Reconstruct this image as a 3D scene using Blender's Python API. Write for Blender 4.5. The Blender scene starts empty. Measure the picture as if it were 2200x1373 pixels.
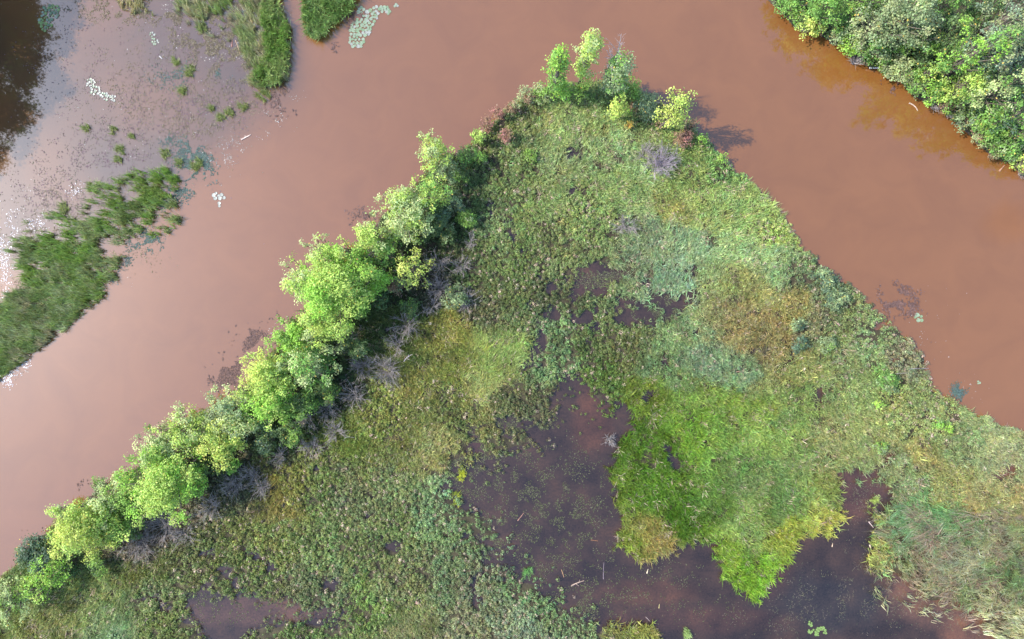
import bpy, math, random
import numpy as np

# ------------------------------------------------------------------ camera, sky, sun
H = 58.7                 # drone height over the water, metres
PX = 25.0                # photograph pixels per metre on the water
SUN_EL, SUN_AZ = 47.0, 173.0   # degrees; azimuth counted from +X towards +Y
sc = bpy.context.scene
col = sc.collection
cam_d = bpy.data.cameras.new("camera"); cam = bpy.data.objects.new("camera", cam_d); col.objects.link(cam)
cam.location = (0, 0, H); cam.rotation_euler = (0, 0, 0)
cam_d.sensor_width = 36; cam_d.lens = 18 / (44.0 / H)
cam_d.clip_start = 0.5; cam_d.clip_end = 3000
sc.camera = cam
w = bpy.data.worlds.new("World"); sc.world = w; w.use_nodes = True
nt = w.node_tree
sky = nt.nodes.new("ShaderNodeTexSky"); sky.sky_type = 'NISHITA'; sky.sun_disc = False
sky.sun_elevation = math.radians(SUN_EL)
sky.sun_rotation = math.radians(90 - SUN_AZ)
sky.air_density = 1.0; sky.dust_density = .9; sky.ozone_density = 3.0
bg = nt.nodes["Background"]; bg.inputs[1].default_value = 0.15
nt.links.new(sky.outputs[0], bg.inputs[0])
sun_d = bpy.data.lights.new("sun", 'SUN'); sun_d.energy = 2.7; sun_d.angle = math.radians(0.53)
sun_d.color = (1.0, 0.955, 0.88)
sun = bpy.data.objects.new("sun", sun_d); col.objects.link(sun)
ce, se = math.cos(math.radians(SUN_EL)), math.sin(math.radians(SUN_EL))
ca, sa = math.cos(math.radians(SUN_AZ)), math.sin(math.radians(SUN_AZ))
from mathutils import Vector
sun.rotation_euler = Vector((ce * ca, ce * sa, se)).to_track_quat('Z', 'Y').to_euler()
sun.location = (-80, 15, 90)
sc.view_settings.view_transform = 'Standard'; sc.view_settings.look = 'None'
sc.view_settings.gamma = 1; sc.view_settings.exposure = 1.28

rng = np.random.default_rng(7)
random.seed(7)

# ------------------------------------------------------------------ helpers
def W(px, py, h=0.0):
    s = (1 - h / H) / PX
    return ((px - 1100) * s, (686.5 - py) * s)

def lin(c):
    c = np.asarray(c, float) / 255.0
    return np.where(c <= 0.04045, c / 12.92, ((c + 0.055) / 1.055) ** 2.4)

def _hash(ix, iy, seed):
    n = (ix.astype(np.int64) * 374761393 + iy.astype(np.int64) * 668265263 + seed * 1442695041) & 0xFFFFFFFF
    n = ((n ^ (n >> 13)) * 1274126177) & 0xFFFFFFFF
    n = (n ^ (n >> 16)) & 0xFFFFFFFF
    return n / 4294967295.0

def vnoise(x, y, seed=0):
    x = np.asarray(x, float); y = np.asarray(y, float)
    ix = np.floor(x); iy = np.floor(y); fx = x - ix; fy = y - iy
    fx = fx * fx * (3 - 2 * fx); fy = fy * fy * (3 - 2 * fy)
    a = _hash(ix, iy, seed); b = _hash(ix + 1, iy, seed); c = _hash(ix, iy + 1, seed); d = _hash(ix + 1, iy + 1, seed)
    return (a * (1 - fx) + b * fx) * (1 - fy) + (c * (1 - fx) + d * fx) * fy

def fnoise(x, y, scale, seed=0, octv=4):
    v = 0; a = 0.5; t = 0
    for k in range(octv):
        v = v + a * vnoise(x / scale + 17.3 * k, y / scale - 9.1 * k, seed + k); t += a
        a *= 0.5; scale = scale / 2.03
    return v / t

def inpoly(x, y, poly):
    r = np.zeros(np.shape(x), bool)
    n = len(poly)
    for i in range(n):
        x0, y0 = poly[i]; x1, y1 = poly[(i + 1) % n]
        if y0 == y1: continue
        cond = ((y0 > y) != (y1 > y))
        r ^= cond & (x < (x1 - x0) * (y - y0) / (y1 - y0) + x0)
    return r

# rasters in photograph pixels on the ground plane, 4 px cells
RX0, RY0, RS, RW, RH = -400, -400, 4, 760, 545
gx, gy = np.meshgrid(RX0 + RS * np.arange(RW), RY0 + RS * np.arange(RH))
def blur(a, k):
    a = a.astype(float)
    for _ in range(2):
        for ax in (0, 1):
            p = np.pad(a, [(k, k) if i == ax else (0, 0) for i in (0, 1)], mode='edge')
            c = np.cumsum(p, axis=ax); c = np.insert(c, 0, 0, axis=ax)
            n = a.shape[ax]
            a = (np.take(c, np.arange(n) + 2 * k + 1, axis=ax) - np.take(c, np.arange(n), axis=ax)) / (2 * k + 1)
    return a
def sample(r, x, y):
    u = np.clip((x - RX0) / RS, 0, RW - 1.01); v = np.clip((y - RY0) / RS, 0, RH - 1.01)
    i = u.astype(int); j = v.astype(int); fu = u - i; fv = v - j
    return (r[j, i] * (1 - fu) + r[j, i + 1] * fu) * (1 - fv) + (r[j + 1, i] * (1 - fu) + r[j + 1, i + 1] * fu) * fv
def raster(poly, warp=10, scale=45, seed=1):
    wx = (fnoise(gx, gy, scale, seed) - .5) * 2 * warp; wy = (fnoise(gx, gy, scale, seed + 50) - .5) * 2 * warp
    return inpoly(gx + wx, gy + wy, poly)

def mesh_obj(name, V, F, mat, colr=None, parent=None, smooth=False, mats=None):
    """V (n,3), F (m,k) all faces with k corners"""
    V = np.ascontiguousarray(V, dtype=np.float32); F = np.ascontiguousarray(F, dtype=np.int32)
    me = bpy.data.meshes.new(name)
    me.vertices.add(len(V)); me.vertices.foreach_set("co", V.ravel())
    k = F.shape[1]
    me.loops.add(F.size); me.loops.foreach_set("vertex_index", F.ravel())
    me.polygons.add(len(F)); me.polygons.foreach_set("loop_start", np.arange(len(F), dtype=np.int32) * k)
    me.update(calc_edges=True)
    if smooth: me.polygons.foreach_set("use_smooth", np.ones(len(F), bool))
    if colr is not None:
        a = me.color_attributes.new("tint", 'FLOAT_COLOR', 'POINT')
        c4 = np.ones((len(V), 4), np.float32); c4[:, :3] = colr
        a.data.foreach_set("color", c4.ravel())
    me.materials.append(mat)
    o = bpy.data.objects.new(name, me); col.objects.link(o)
    if parent is not None: o.parent = parent
    return o

def tag(o, label=None, cat=None, group=None, kind=None):
    if label: o["label"] = label
    if cat: o["category"] = cat
    if group: o["group"] = group
    if kind: o["kind"] = kind
    return o
def empty(name, loc, label, cat, group=None):
    o = bpy.data.objects.new(name, None); o.location = loc; o.empty_display_size = .3
    col.objects.link(o); return tag(o, label, cat, group)

# ------------------------------------------------------------------ materials
def newmat(name):
    m = bpy.data.materials.new(name); m.use_nodes = True
    return m, m.node_tree, m.node_tree.nodes["Principled BSDF"]
def N(nt, t, **kw):
    n = nt.nodes.new(t)
    for k, v in kw.items(): setattr(n, k, v)
    return n
def noise_node(nt, scale, detail=4, rough=.55, coord=None):
    n = N(nt, "ShaderNodeTexNoise"); n.inputs["Scale"].default_value = scale
    n.inputs["Detail"].default_value = detail; n.inputs["Roughness"].default_value = rough
    if coord is not None: nt.links.new(coord, n.inputs["Vector"])
    return n
def ramp(nt, fac, stops):
    r = N(nt, "ShaderNodeValToRGB"); cr = r.color_ramp
    while len(cr.elements) < len(stops): cr.elements.new(.5)
    for e, (p, c) in zip(cr.elements, stops):
        e.position = p; e.color = (*c, 1)
    nt.links.new(fac, r.inputs[0]); return r

def leaf_material(name, transl=.35, rough=.5, spec=.35, sat=.25):
    m, nt, b = newmat(name)
    at = N(nt, "ShaderNodeAttribute", attribute_name="tint")
    geo = N(nt, "ShaderNodeNewGeometry")
    nz = noise_node(nt, 9.0, 2, .5, geo.outputs["Position"])
    mul = N(nt, "ShaderNodeMapRange"); mul.inputs["From Min"].default_value = .3; mul.inputs["From Max"].default_value = .7
    mul.inputs["To Min"].default_value = 1 - sat; mul.inputs["To Max"].default_value = 1 + sat
    nt.links.new(nz.outputs["Fac"], mul.inputs["Value"])
    vm = N(nt, "ShaderNodeVectorMath", operation='SCALE')
    nt.links.new(at.outputs["Color"], vm.inputs[0]); nt.links.new(mul.outputs[0], vm.inputs["Scale"])
    nt.links.new(vm.outputs[0], b.inputs["Base Color"])
    b.inputs["Roughness"].default_value = rough; b.inputs["Specular IOR Level"].default_value = spec
    if transl > 0:
        tr = N(nt, "ShaderNodeBsdfTranslucent"); mx = N(nt, "ShaderNodeMixShader"); mx.inputs[0].default_value = transl
        nt.links.new(vm.outputs[0], tr.inputs["Color"])
        nt.links.new(b.outputs[0], mx.inputs[1]); nt.links.new(tr.outputs[0], mx.inputs[2])
        nt.links.new(mx.outputs[0], nt.nodes["Material Output"].inputs["Surface"])
    return m
M_leaf = leaf_material("leaf")
M_grass = leaf_material("grass_blade", .3, .5, .3)
M_litter = leaf_material("litter", 0, .35, .5, .3)
M_float = leaf_material("floating_weed", 0, .65, .2, .3)
M_wood = leaf_material("bark", 0, .8, .2, .3)
M_pad = leaf_material("lily_pad", 0, .28, .6, .15)

def water_material(name, stops, scale, rough, ior, bump, attr=False, fine=None):
    m, nt, b = newmat(name)
    geo = N(nt, "ShaderNodeNewGeometry")
    nz = noise_node(nt, scale, 5, .55, geo.outputs["Position"])
    rp = ramp(nt, nz.outputs["Fac"], stops)
    c = rp.outputs[0]
    if attr:
        at = N(nt, "ShaderNodeAttribute", attribute_name="tint")
        mx = N(nt, "ShaderNodeMix", data_type='RGBA', blend_type='MULTIPLY'); mx.inputs[0].default_value = 1
        nt.links.new(c, mx.inputs[6]); nt.links.new(at.outputs["Color"], mx.inputs[7]); c = mx.outputs[2]
    if fine:
        n2 = noise_node(nt, fine[0], 4, .7, geo.outputs["Position"])
        r2 = ramp(nt, n2.outputs["Fac"], fine[1])
        mx = N(nt, "ShaderNodeMix", data_type='RGBA', blend_type='MULTIPLY'); mx.inputs[0].default_value = 1
        nt.links.new(c, mx.inputs[6]); nt.links.new(r2.outputs[0], mx.inputs[7]); c = mx.outputs[2]
    nw_ = noise_node(nt, .28, 6, .6, geo.outputs["Position"]); nw_.inputs["Distortion"].default_value = 1.2
    rw = ramp(nt, nw_.outputs["Fac"], [(.3, (.94, .93, .92)), (.7, (1.06, 1.06, 1.05))])
    mw = N(nt, "ShaderNodeMix", data_type='RGBA', blend_type='MULTIPLY'); mw.inputs[0].default_value = 1
    nt.links.new(c, mw.inputs[6]); nt.links.new(rw.outputs[0], mw.inputs[7]); c = mw.outputs[2]
    nt.links.new(c, b.inputs["Base Color"])
    b.inputs["Roughness"].default_value = rough; b.inputs["IOR"].default_value = ior
    n3 = noise_node(nt, 1.6, 5, .6, geo.outputs["Position"])
    bp = N(nt, "ShaderNodeBump"); bp.inputs["Strength"].default_value = bump; bp.inputs["Distance"].default_value = .05
    nt.links.new(n3.outputs["Fac"], bp.inputs["Height"]); nt.links.new(bp.outputs[0], b.inputs["Normal"])
    return m
M_river = water_material("muddy_river", [(.3, (.187, .075, .021)), (.7, (.208, .085, .026))], .035, .032, 2.1, .02, attr=True)
M_pond = water_material("peaty_pond", [(.35, (.027, .018, .016)), (.55, (.046, .028, .022)), (.75, (.074, .040, .027))], .35, .1, 1.62, .06,
                        attr=True, fine=(6.0, [(.35, (.72, .75, .78)), (.7, (1.3, 1.25, 1.2))]))
m, nt, b = newmat("marsh_mud"); M_mud = m
geo = N(nt, "ShaderNodeNewGeometry")
n1 = noise_node(nt, 1.2, 6, .65, geo.outputs["Position"])
r1 = ramp(nt, n1.outputs["Fac"], [(.3, (.025, .02, .019)), (.55, (.05, .037, .034)), (.78, (.10, .075, .062))])
nt.links.new(r1.outputs[0], b.inputs["Base Color"])
b.inputs["Roughness"].default_value = .7
b.inputs["Specular IOR Level"].default_value = .25
at = N(nt, "ShaderNodeAttribute", attribute_name="tint")
mx = N(nt, "ShaderNodeMix", data_type='RGBA', blend_type='MULTIPLY'); mx.inputs[0].default_value = 1
nt.links.new(r1.outputs[0], mx.inputs[6]); nt.links.new(at.outputs["Color"], mx.inputs[7]); nt.links.new(mx.outputs[2], b.inputs["Base Color"])
n2 = noise_node(nt, 8, 5, .7, geo.outputs["Position"])
bp = N(nt, "ShaderNodeBump"); bp.inputs["Strength"].default_value = .6; bp.inputs["Distance"].default_value = .08
nt.links.new(n2.outputs["Fac"], bp.inputs["Height"]); nt.links.new(bp.outputs[0], b.inputs["Normal"])

# ------------------------------------------------------------------ the shape of the land (photograph pixels)
MAIN = [(-400, 1500), (-400, 1490), (-100, 1290), (0, 1240), (40, 1195), (75, 1165), (125, 1108), (200, 1055), (285, 1000), (350, 930), (400, 900), (470, 860),
        (530, 820), (590, 745), (640, 690), (660, 650), (690, 600), (740, 560), (790, 500), (840, 430), (905, 375), (960, 330), (1000, 312), (1050, 262), (1100, 210),
        (1160, 175), (1230, 172), (1330, 168), (1400, 205), (1480, 252), (1540, 320), (1600, 372), (1680, 450), (1720, 505), (1725, 520), (1790, 582),
        (1850, 622), (1890, 662), (1950, 720), (2000, 770), (2010, 838), (2060, 862), (2110, 892), (2200, 925), (2400, 985), (2650, 1090), (2650, 1800), (-400, 1800)]
WOOD = [(1560, -420), (1600, -120), (1650, -5), (1680, 18), (1725, 62), (1770, 72), (1830, 115), (1880, 145), (1930, 165), (1975, 205), (2040, 245), (2085, 282),
        (2140, 335), (2180, 350), (2205, 372), (2330, 470), (2500, 560), (2650, 640), (2650, -420)]
RA = [(380, -200), (610, -120), (590, 0), (612, 60), (605, 120), (598, 172), (540, 172), (535, 125), (500, 75), (430, 55), (385, 25)]
RB = [(650, -80), (760, -60), (748, 0), (735, 18), (700, 40), (680, 68), (655, 60)]
RC = [(-400, 1010), (-150, 900), (0, 795), (60, 750), (120, 705), (160, 670), (205, 635), (190, 605), (240, 575), (270, 530), (262, 500), (310, 470), (325, 495), (352, 500),
      (375, 480), (368, 440), (330, 425), (362, 400), (355, 372), (300, 370), (262, 400), (215, 395), (190, 440), (150, 462), (60, 468), (20, 510), (0, 545), (60, 610), (20, 650), (-20, 660), (-400, 800)]
POOL = [(1212, 792), (1250, 812), (1285, 872), (1345, 905), (1322, 960), (1308, 1030), (1330, 1100), (1345, 1135), (1330, 1185), (1385, 1212), (1440, 1190),
        (1500, 1172), (1540, 1178), (1540, 1235), (1590, 1262), (1620, 1300), (1655, 1270), (1700, 1212), (1722, 1160), (1790, 1155), (1822, 1100), (1805, 1070),
        (1815, 1025), (1850, 1008), (1900, 1040), (1950, 1080), (1905, 1105), (1885, 1150), (1880, 1225), (1950, 1250), (2035, 1312), (2090, 1300), (2150, 1373), (2160, 1600), (1300, 1600), (1420, 1373),
        (1390, 1350), (1270, 1340), (1185, 1310), (1160, 1250), (1110, 1240), (1065, 1205), (1065, 1150), (1040, 1105), (990, 1085), (955, 1050), (965, 1000), (1010, 985), (1070, 985), (1130, 970),
        (1165, 930), (1185, 880), (1196, 830)]
POOL2 = [(385, 1290), (430, 1275), (470, 1295), (500, 1290), (560, 1300), (620, 1300), (680, 1318), (735, 1320), (738, 1350), (640, 1345), (560, 1350), (520, 1373), (480, 1450), (430, 1420), (420, 1350)]
SPARSE = [  # cx, cy, rx, ry, amount of open wet ground
    (1290, 620, 90, 60, 1.0), (1410, 665, 120, 36, .9), (1250, 690, 50, 50, .6), (1480, 650, 50, 25, .6), (1170, 660, 70, 40, .35), (1130, 790, 50, 30, .55), (1090, 920, 120, 40, .45),
    (1010, 960, 60, 60, .5), (1130, 620, 50, 40, .3), (1060, 700, 50, 40, .35), (1210, 590, 60, 40, .3), (1440, 1010, 28, 38, .75), (1430, 975, 18, 24, .6), (1330, 940, 25, 30, .6), (1230, 330, 30, 14, .5),
    (1340, 440, 20, 20, .5), (1880, 1010, 90, 45, .5), (2080, 1000, 60, 30, .35), (2170, 1030, 40, 30, .35), (1900, 690, 22, 16, .7), (1700, 780, 30, 18, .4), (1760, 860, 18, 40, .45), (1950, 790, 60, 30, .4),
    (470, 1260, 60, 50, .45), (440, 1210, 30, 30, .3), (700, 1240, 60, 50, .25), (760, 1090, 70, 40, .3), (840, 1010, 30, 30, .4), (560, 1230, 30, 40, .3), (1060, 1190, 40, 40, .4), (860, 1180, 40, 15, .3),
    (1350, 900, 40, 30, .4), (1280, 900, 20, 30, .3), (1380, 850, 40, 20, .25), (820, 720, 40, 30, .2), (1000, 770, 40, 20, .3), (600, 1290, 70, 20, .4), (1200, 1300, 60, 30, .3), (1150, 740, 30, 30, .25)]

SH = 1 - 0.7 / H        # marsh plants are seen about 0.7 m above the water
R_main = raster(MAIN, 7, 40, 3); R_wood = raster(WOOD, 8, 50, 5)
R_rA = raster(RA, 14, 40, 7); R_rB = raster(RB, 6, 30, 8); R_rC = raster(RC, 22, 50, 9)
R_pool = raster(POOL, 16, 50, 11) | raster(POOL2, 16, 50, 12)
S_main, S_wood, S_A, S_B, S_C, S_pool = [blur(r, 2) for r in (R_main, R_wood, R_rA, R_rB, R_rC, R_pool)]
sp = np.zeros(gx.shape)
for cx, cy, rx, ry, a in SPARSE:
    sp = np.maximum(sp, a * np.clip(1.35 - ((gx - cx) / rx) ** 2 - ((gy - cy) / ry) ** 2, 0, 1))
nw = fnoise(gx, gy, 34, 21, 5)
wetness = np.clip(S_pool + np.clip((sp * .95 + (nw - .5) * 2.4 - .42) * 2.2, 0, 1), 0, 1) * (S_main > .3)
S_wet = blur(wetness, 1); S_soft = np.maximum(np.maximum(blur(R_pool, 13), .98 * blur(raster(POOL2, 16, 50, 12), 4)) * (S_main > .3), wetness * .76)

# ------------------------------------------------------------------ ground and water
step = .22
X = np.arange(-58, 62, step); Y = np.arange(-45, 43, step)
XX, YY = np.meshgrid(X, Y)
px_, py_ = XX * PX / SH + 1100, 686.5 - YY * PX / SH
land = np.maximum.reduce([sample(S_main, px_, py_), sample(S_wood, px_, py_), .5 * sample(S_A, px_, py_), .5 * sample(S_B, px_, py_), .5 * sample(S_C, px_, py_)])
wet = sample(S_wet, px_, py_)
Z = -.5 + .62 * np.clip((land - .38) * 2.4, 0, 1) - .35 * np.clip(wet * 1.3, 0, 1) + (fnoise(XX, YY, .9, 31) - .5) * .16
Z += .5 * np.clip(sample(S_wood, px_, py_) - .6, 0, 1)
nyy, nxx = XX.shape
idx = np.arange(nxx * nyy).reshape(nyy, nxx)
F = np.stack([idx[:-1, :-1], idx[:-1, 1:], idx[1:, 1:], idx[1:, :-1]], -1).reshape(-1, 4)
gt = np.clip((land - .5) * 2, 0, 1) * (1 - np.clip(wet * 1.6, 0, 1)) * np.clip(.4 + fnoise(XX, YY, 1.4, 35), 0, 1)
GC = np.array([1, .92, .92]) * (1 - gt[..., None]) + np.array([1.3, 1.5, .85]) * gt[..., None]
g = mesh_obj("marsh_ground", np.stack([XX, YY, Z], -1).reshape(-1, 3), F, M_mud, GC.reshape(-1, 3), smooth=True); tag(g, kind="structure")
def sheet(name, x0, y0, x1, y1, z, mat):
    V = np.array([(x0, y0, z), (x1, y0, z), (x1, y1, z), (x0, y1, z)]); o = mesh_obj(name, V, np.array([[0, 1, 2, 3]]), mat); return tag(o, kind="structure")
ux = np.concatenate([[-900, -300, -120], np.arange(-80, 80, .8), [120, 300, 900]]); uy = np.concatenate([[-900, -300, -90], np.arange(-60, 60, .8), [90, 300, 900]])
RXX, RYY = np.meshgrid(ux, uy); rpx, rpy = RXX * PX + 1100, 686.5 - RYY * PX
SHAL = [(-900, 700), (0, 560), (60, 600), (200, 560), (300, 470), (350, 420), (450, 340), (560, 290), (640, 220), (650, 150), (615, 0), (620, -400), (-900, -400)]
shl = sample(blur(raster(SHAL, 25, 60, 77), 8), rpx, rpy)[..., None] * np.clip(.75 + (fnoise(rpx, rpy, 120, 79)[..., None] - .5), 0, 1)
lobe = 0
RC_ = 1 * (1 - shl) + np.array([.42, .62, 1.2]) * shl
for cx, cy, rx, ry, c in [(2160, 480, 60, 50, (1.06, .98, .6)), (1850, 150, 120, 60, (1.03, 1, .8)), (1600, 1000, 9, 9, (1, 1, 1))]:  # orange tree reflections painted into the river tint off the right bank
    wgt = np.clip(1.2 - ((rpx - cx) / rx) ** 2 - ((rpy - cy) / ry) ** 2 + (fnoise(rpx, rpy, 50, 91) - .5) * 1.5, 0, 1)[..., None]; RC_ = RC_ * (1 - wgt) + np.array(c) * wgt
ridx = np.arange(RXX.size).reshape(RXX.shape)
rv = mesh_obj("river_water", np.stack([RXX, RYY, 0 * RXX], -1).reshape(-1, 3), np.stack([ridx[:-1, :-1], ridx[:-1, 1:], ridx[1:, 1:], ridx[1:, :-1]], -1).reshape(-1, 4), M_river, RC_.reshape(-1, 3)); tag(rv, kind="structure")
sheet("river_bed", -950, -950, 950, 950, -1.2, M_wood)
# dark peaty pond water: its own sheet where the marsh is open, hidden under the mud elsewhere
mk = (sample(blur(R_main, 1), px_, py_) > .93)
fc = F[(mk.ravel()[F].all(1))]
us, inv = np.unique(fc, return_inverse=True)
PV = np.stack([XX, YY, np.full(XX.shape, .008)], -1).reshape(-1, 3)[us]
qx, qy = px_.ravel()[us], py_.ravel()[us]
tint = np.ones((len(us), 3))
for cx, cy, rx, ry, c in [(1275, 905, 45, 75, (1.6, 1.25, 1.1)), (1400, 1280, 120, 30, (1.35, 1.15, 1.05)), (600, 1315, 60, 18, (2.2, 1.6, .9)), (520, 1320, 160, 30, (1.9, 1.7, 1.6)),
                          (1290, 620, 70, 60, (1.3, 1.15, 1.1)), (2000, 1290, 130, 60, (2.2, 1.9, 1.7)), (1850, 1060, 50, 60, (1.9, 1.5, 1.4)), (1670, 1250, 40, 60, (1.5, 1.2, 1.15)),
                          (1780, 1300, 150, 70, (.75, .95, 1.15)), (2120, 1360, 80, 50, (3.0, 2.3, 1.8)), (1010, 960, 40, 30, (1.4, 1.2, 1.2)), (1500, 1340, 200, 30, (1.25, 1.1, 1.1)), (1950, 760, 200, 120, (3.2, 2.6, 2.2)), (1900, 1010, 90, 50, (2.0, 1.6, 1.4)), (2150, 1000, 120, 60, (2, 1.6, 1.4))]:
    d = ((qx - cx) / rx) ** 2 + ((qy - cy) / ry) ** 2 + (fnoise(qx, qy, 40, 90) - .5) * 1.2
    wgt = np.clip(1.3 - d * .9, 0, 1)[:, None]
    tint = tint * (1 - wgt) + np.array(c) * wgt
po = mesh_obj("pond_water", PV, inv.reshape(-1, 4), M_pond, tint); tag(po, kind="structure")

# ------------------------------------------------------------------ marsh plants
def blades_template(n, L, wd, spread, bend, seed, base_r):
    """n arching blades -> verts (n*6,3) faces (n*2,4)  ; lean added later"""
    r = np.random.default_rng(seed)
    az = r.uniform(0, 2 * np.pi, n); br = base_r * np.sqrt(r.uniform(0, 1, n)); ba = r.uniform(0, 2 * np.pi, n)
    l = L * r.uniform(.6, 1.1, n); out = spread * r.uniform(.2, 1, n); wds = wd * r.uniform(.7, 1.3, n)
    bx, by = br * np.cos(ba), br * np.sin(ba)
    dx, dy = np.cos(az), np.sin(az); sx, sy = -dy, dx
    V = np.zeros((n, 6, 3))
    for k, t in enumerate((0, .55, 1.0)):
        rad = out * l * t ** 1.6; z = l * (t - bend * t * t * out)
        ww = wds * (1, .85, .12)[k] * .5
        for s, sg in ((0, -1), (1, 1)):
            V[:, 2 * k + s, 0] = bx + dx * rad + sx * ww * sg
            V[:, 2 * k + s, 1] = by + dy * rad + sy * ww * sg
            V[:, 2 * k + s, 2] = z
    F = np.array([[0, 1, 3, 2], [2, 3, 5, 4]])[None] + (np.arange(n) * 6)[:, None, None]
    return V.reshape(-1, 3), F.reshape(-1, 4), 6
def leafy_template(n, R, hgt, size, seed):
    """a bushy forb: n small leaves over a rough dome"""
    r = np.random.default_rng(seed)
    a = r.uniform(0, 2 * np.pi, n); q = np.sqrt(r.uniform(0, 1, n)); z = hgt * (1 - .75 * q ** 2) * r.uniform(.55, 1, n)
    P = np.stack([R * q * np.cos(a), R * q * np.sin(a), z], -1)
    out = np.stack([np.cos(a) * q, np.sin(a) * q, np.full(n, .7)], -1)
    V, F = leaf_quads(P, out, size * r.uniform(.6, 1.3, n), r, .5, .45)
    return V, F, 4
def leaf_quads(P, out, size, r, aspect=.55, rnd=.7):
    n = len(P)
    nrm = out / (np.linalg.norm(out, axis=1, keepdims=True) + 1e-9) + r.normal(0, rnd * .6, (n, 3))
    nrm /= np.linalg.norm(nrm, axis=1, keepdims=True) + 1e-9
    t = np.cross(nrm, r.normal(0, 1, (n, 3))); t /= np.linalg.norm(t, axis=1, keepdims=True) + 1e-9
    b = np.cross(nrm, t); s = size[:, None]
    V = np.stack([P - t * s * .5, P + b * s * aspect * .5 + nrm * s * .06, P + t * s * .5 - nrm * s * .1, P - b * s * aspect * .5 + nrm * s * .06], 1)
    F = np.arange(n * 4).reshape(n, 4)
    return V.reshape(-1, 3), F

def scatter(name, label, templates, x, y, z, scale, lean, leandir, colors, mat, jit=.22, zs=None, rot=True, seed=0, cat="marsh plants", tipc=None):
    r = np.random.default_rng(seed + 100)
    n = len(x); pick = r.integers(0, len(templates), n); Vs, Fs, Cs = [], [], []; off = 0
    for k, (TV, TF, per) in enumerate(templates):
        s = np.where(pick == k)[0]; m = len(s)
        if not m: continue
        th = r.uniform(0, 2 * np.pi, m) if rot else np.zeros(m)
        c, sn = np.cos(th)[:, None], np.sin(th)[:, None]
        sx = scale[s][:, None]; szz = (scale if zs is None else zs)[s][:, None]
        vx = (TV[None, :, 0] * c - TV[None, :, 1] * sn) * sx; vy = (TV[None, :, 0] * sn + TV[None, :, 1] * c) * sx; vz = TV[None, :, 2] * szz
        ln = lean[s][:, None] * vz ** 1.3
        vx = vx + np.cos(leandir[s])[:, None] * ln; vy = vy + np.sin(leandir[s])[:, None] * ln
        vz = vz * (1 - .25 * np.clip(lean[s][:, None], 0, 1.6))
        V = np.stack([vx + x[s][:, None], vy + y[s][:, None], vz + z[s][:, None]], -1)
        nb = len(TV) // per
        j = 1 + r.normal(0, jit, (m, nb, 1)); j = np.clip(j, .45, 1.8); hue = r.normal(0, .07, (m, nb, 3))
        C = (colors[s][:, None, :] * j * (1 + hue)).clip(.004, .9)
        C = np.repeat(C, per, axis=1)
        Vs.append(V.reshape(-1, 3)); Cs.append(C.reshape(-1, 3))
        Fs.append((TF[None] + (np.arange(m) * len(TV))[:, None, None]).reshape(-1, 4) + off); off += m * len(TV)
    o = mesh_obj(name, np.concatenate(Vs), np.concatenate(Fs), mat, np.concatenate(Cs))
    return tag(o, label, cat, None, "stuff")

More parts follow.
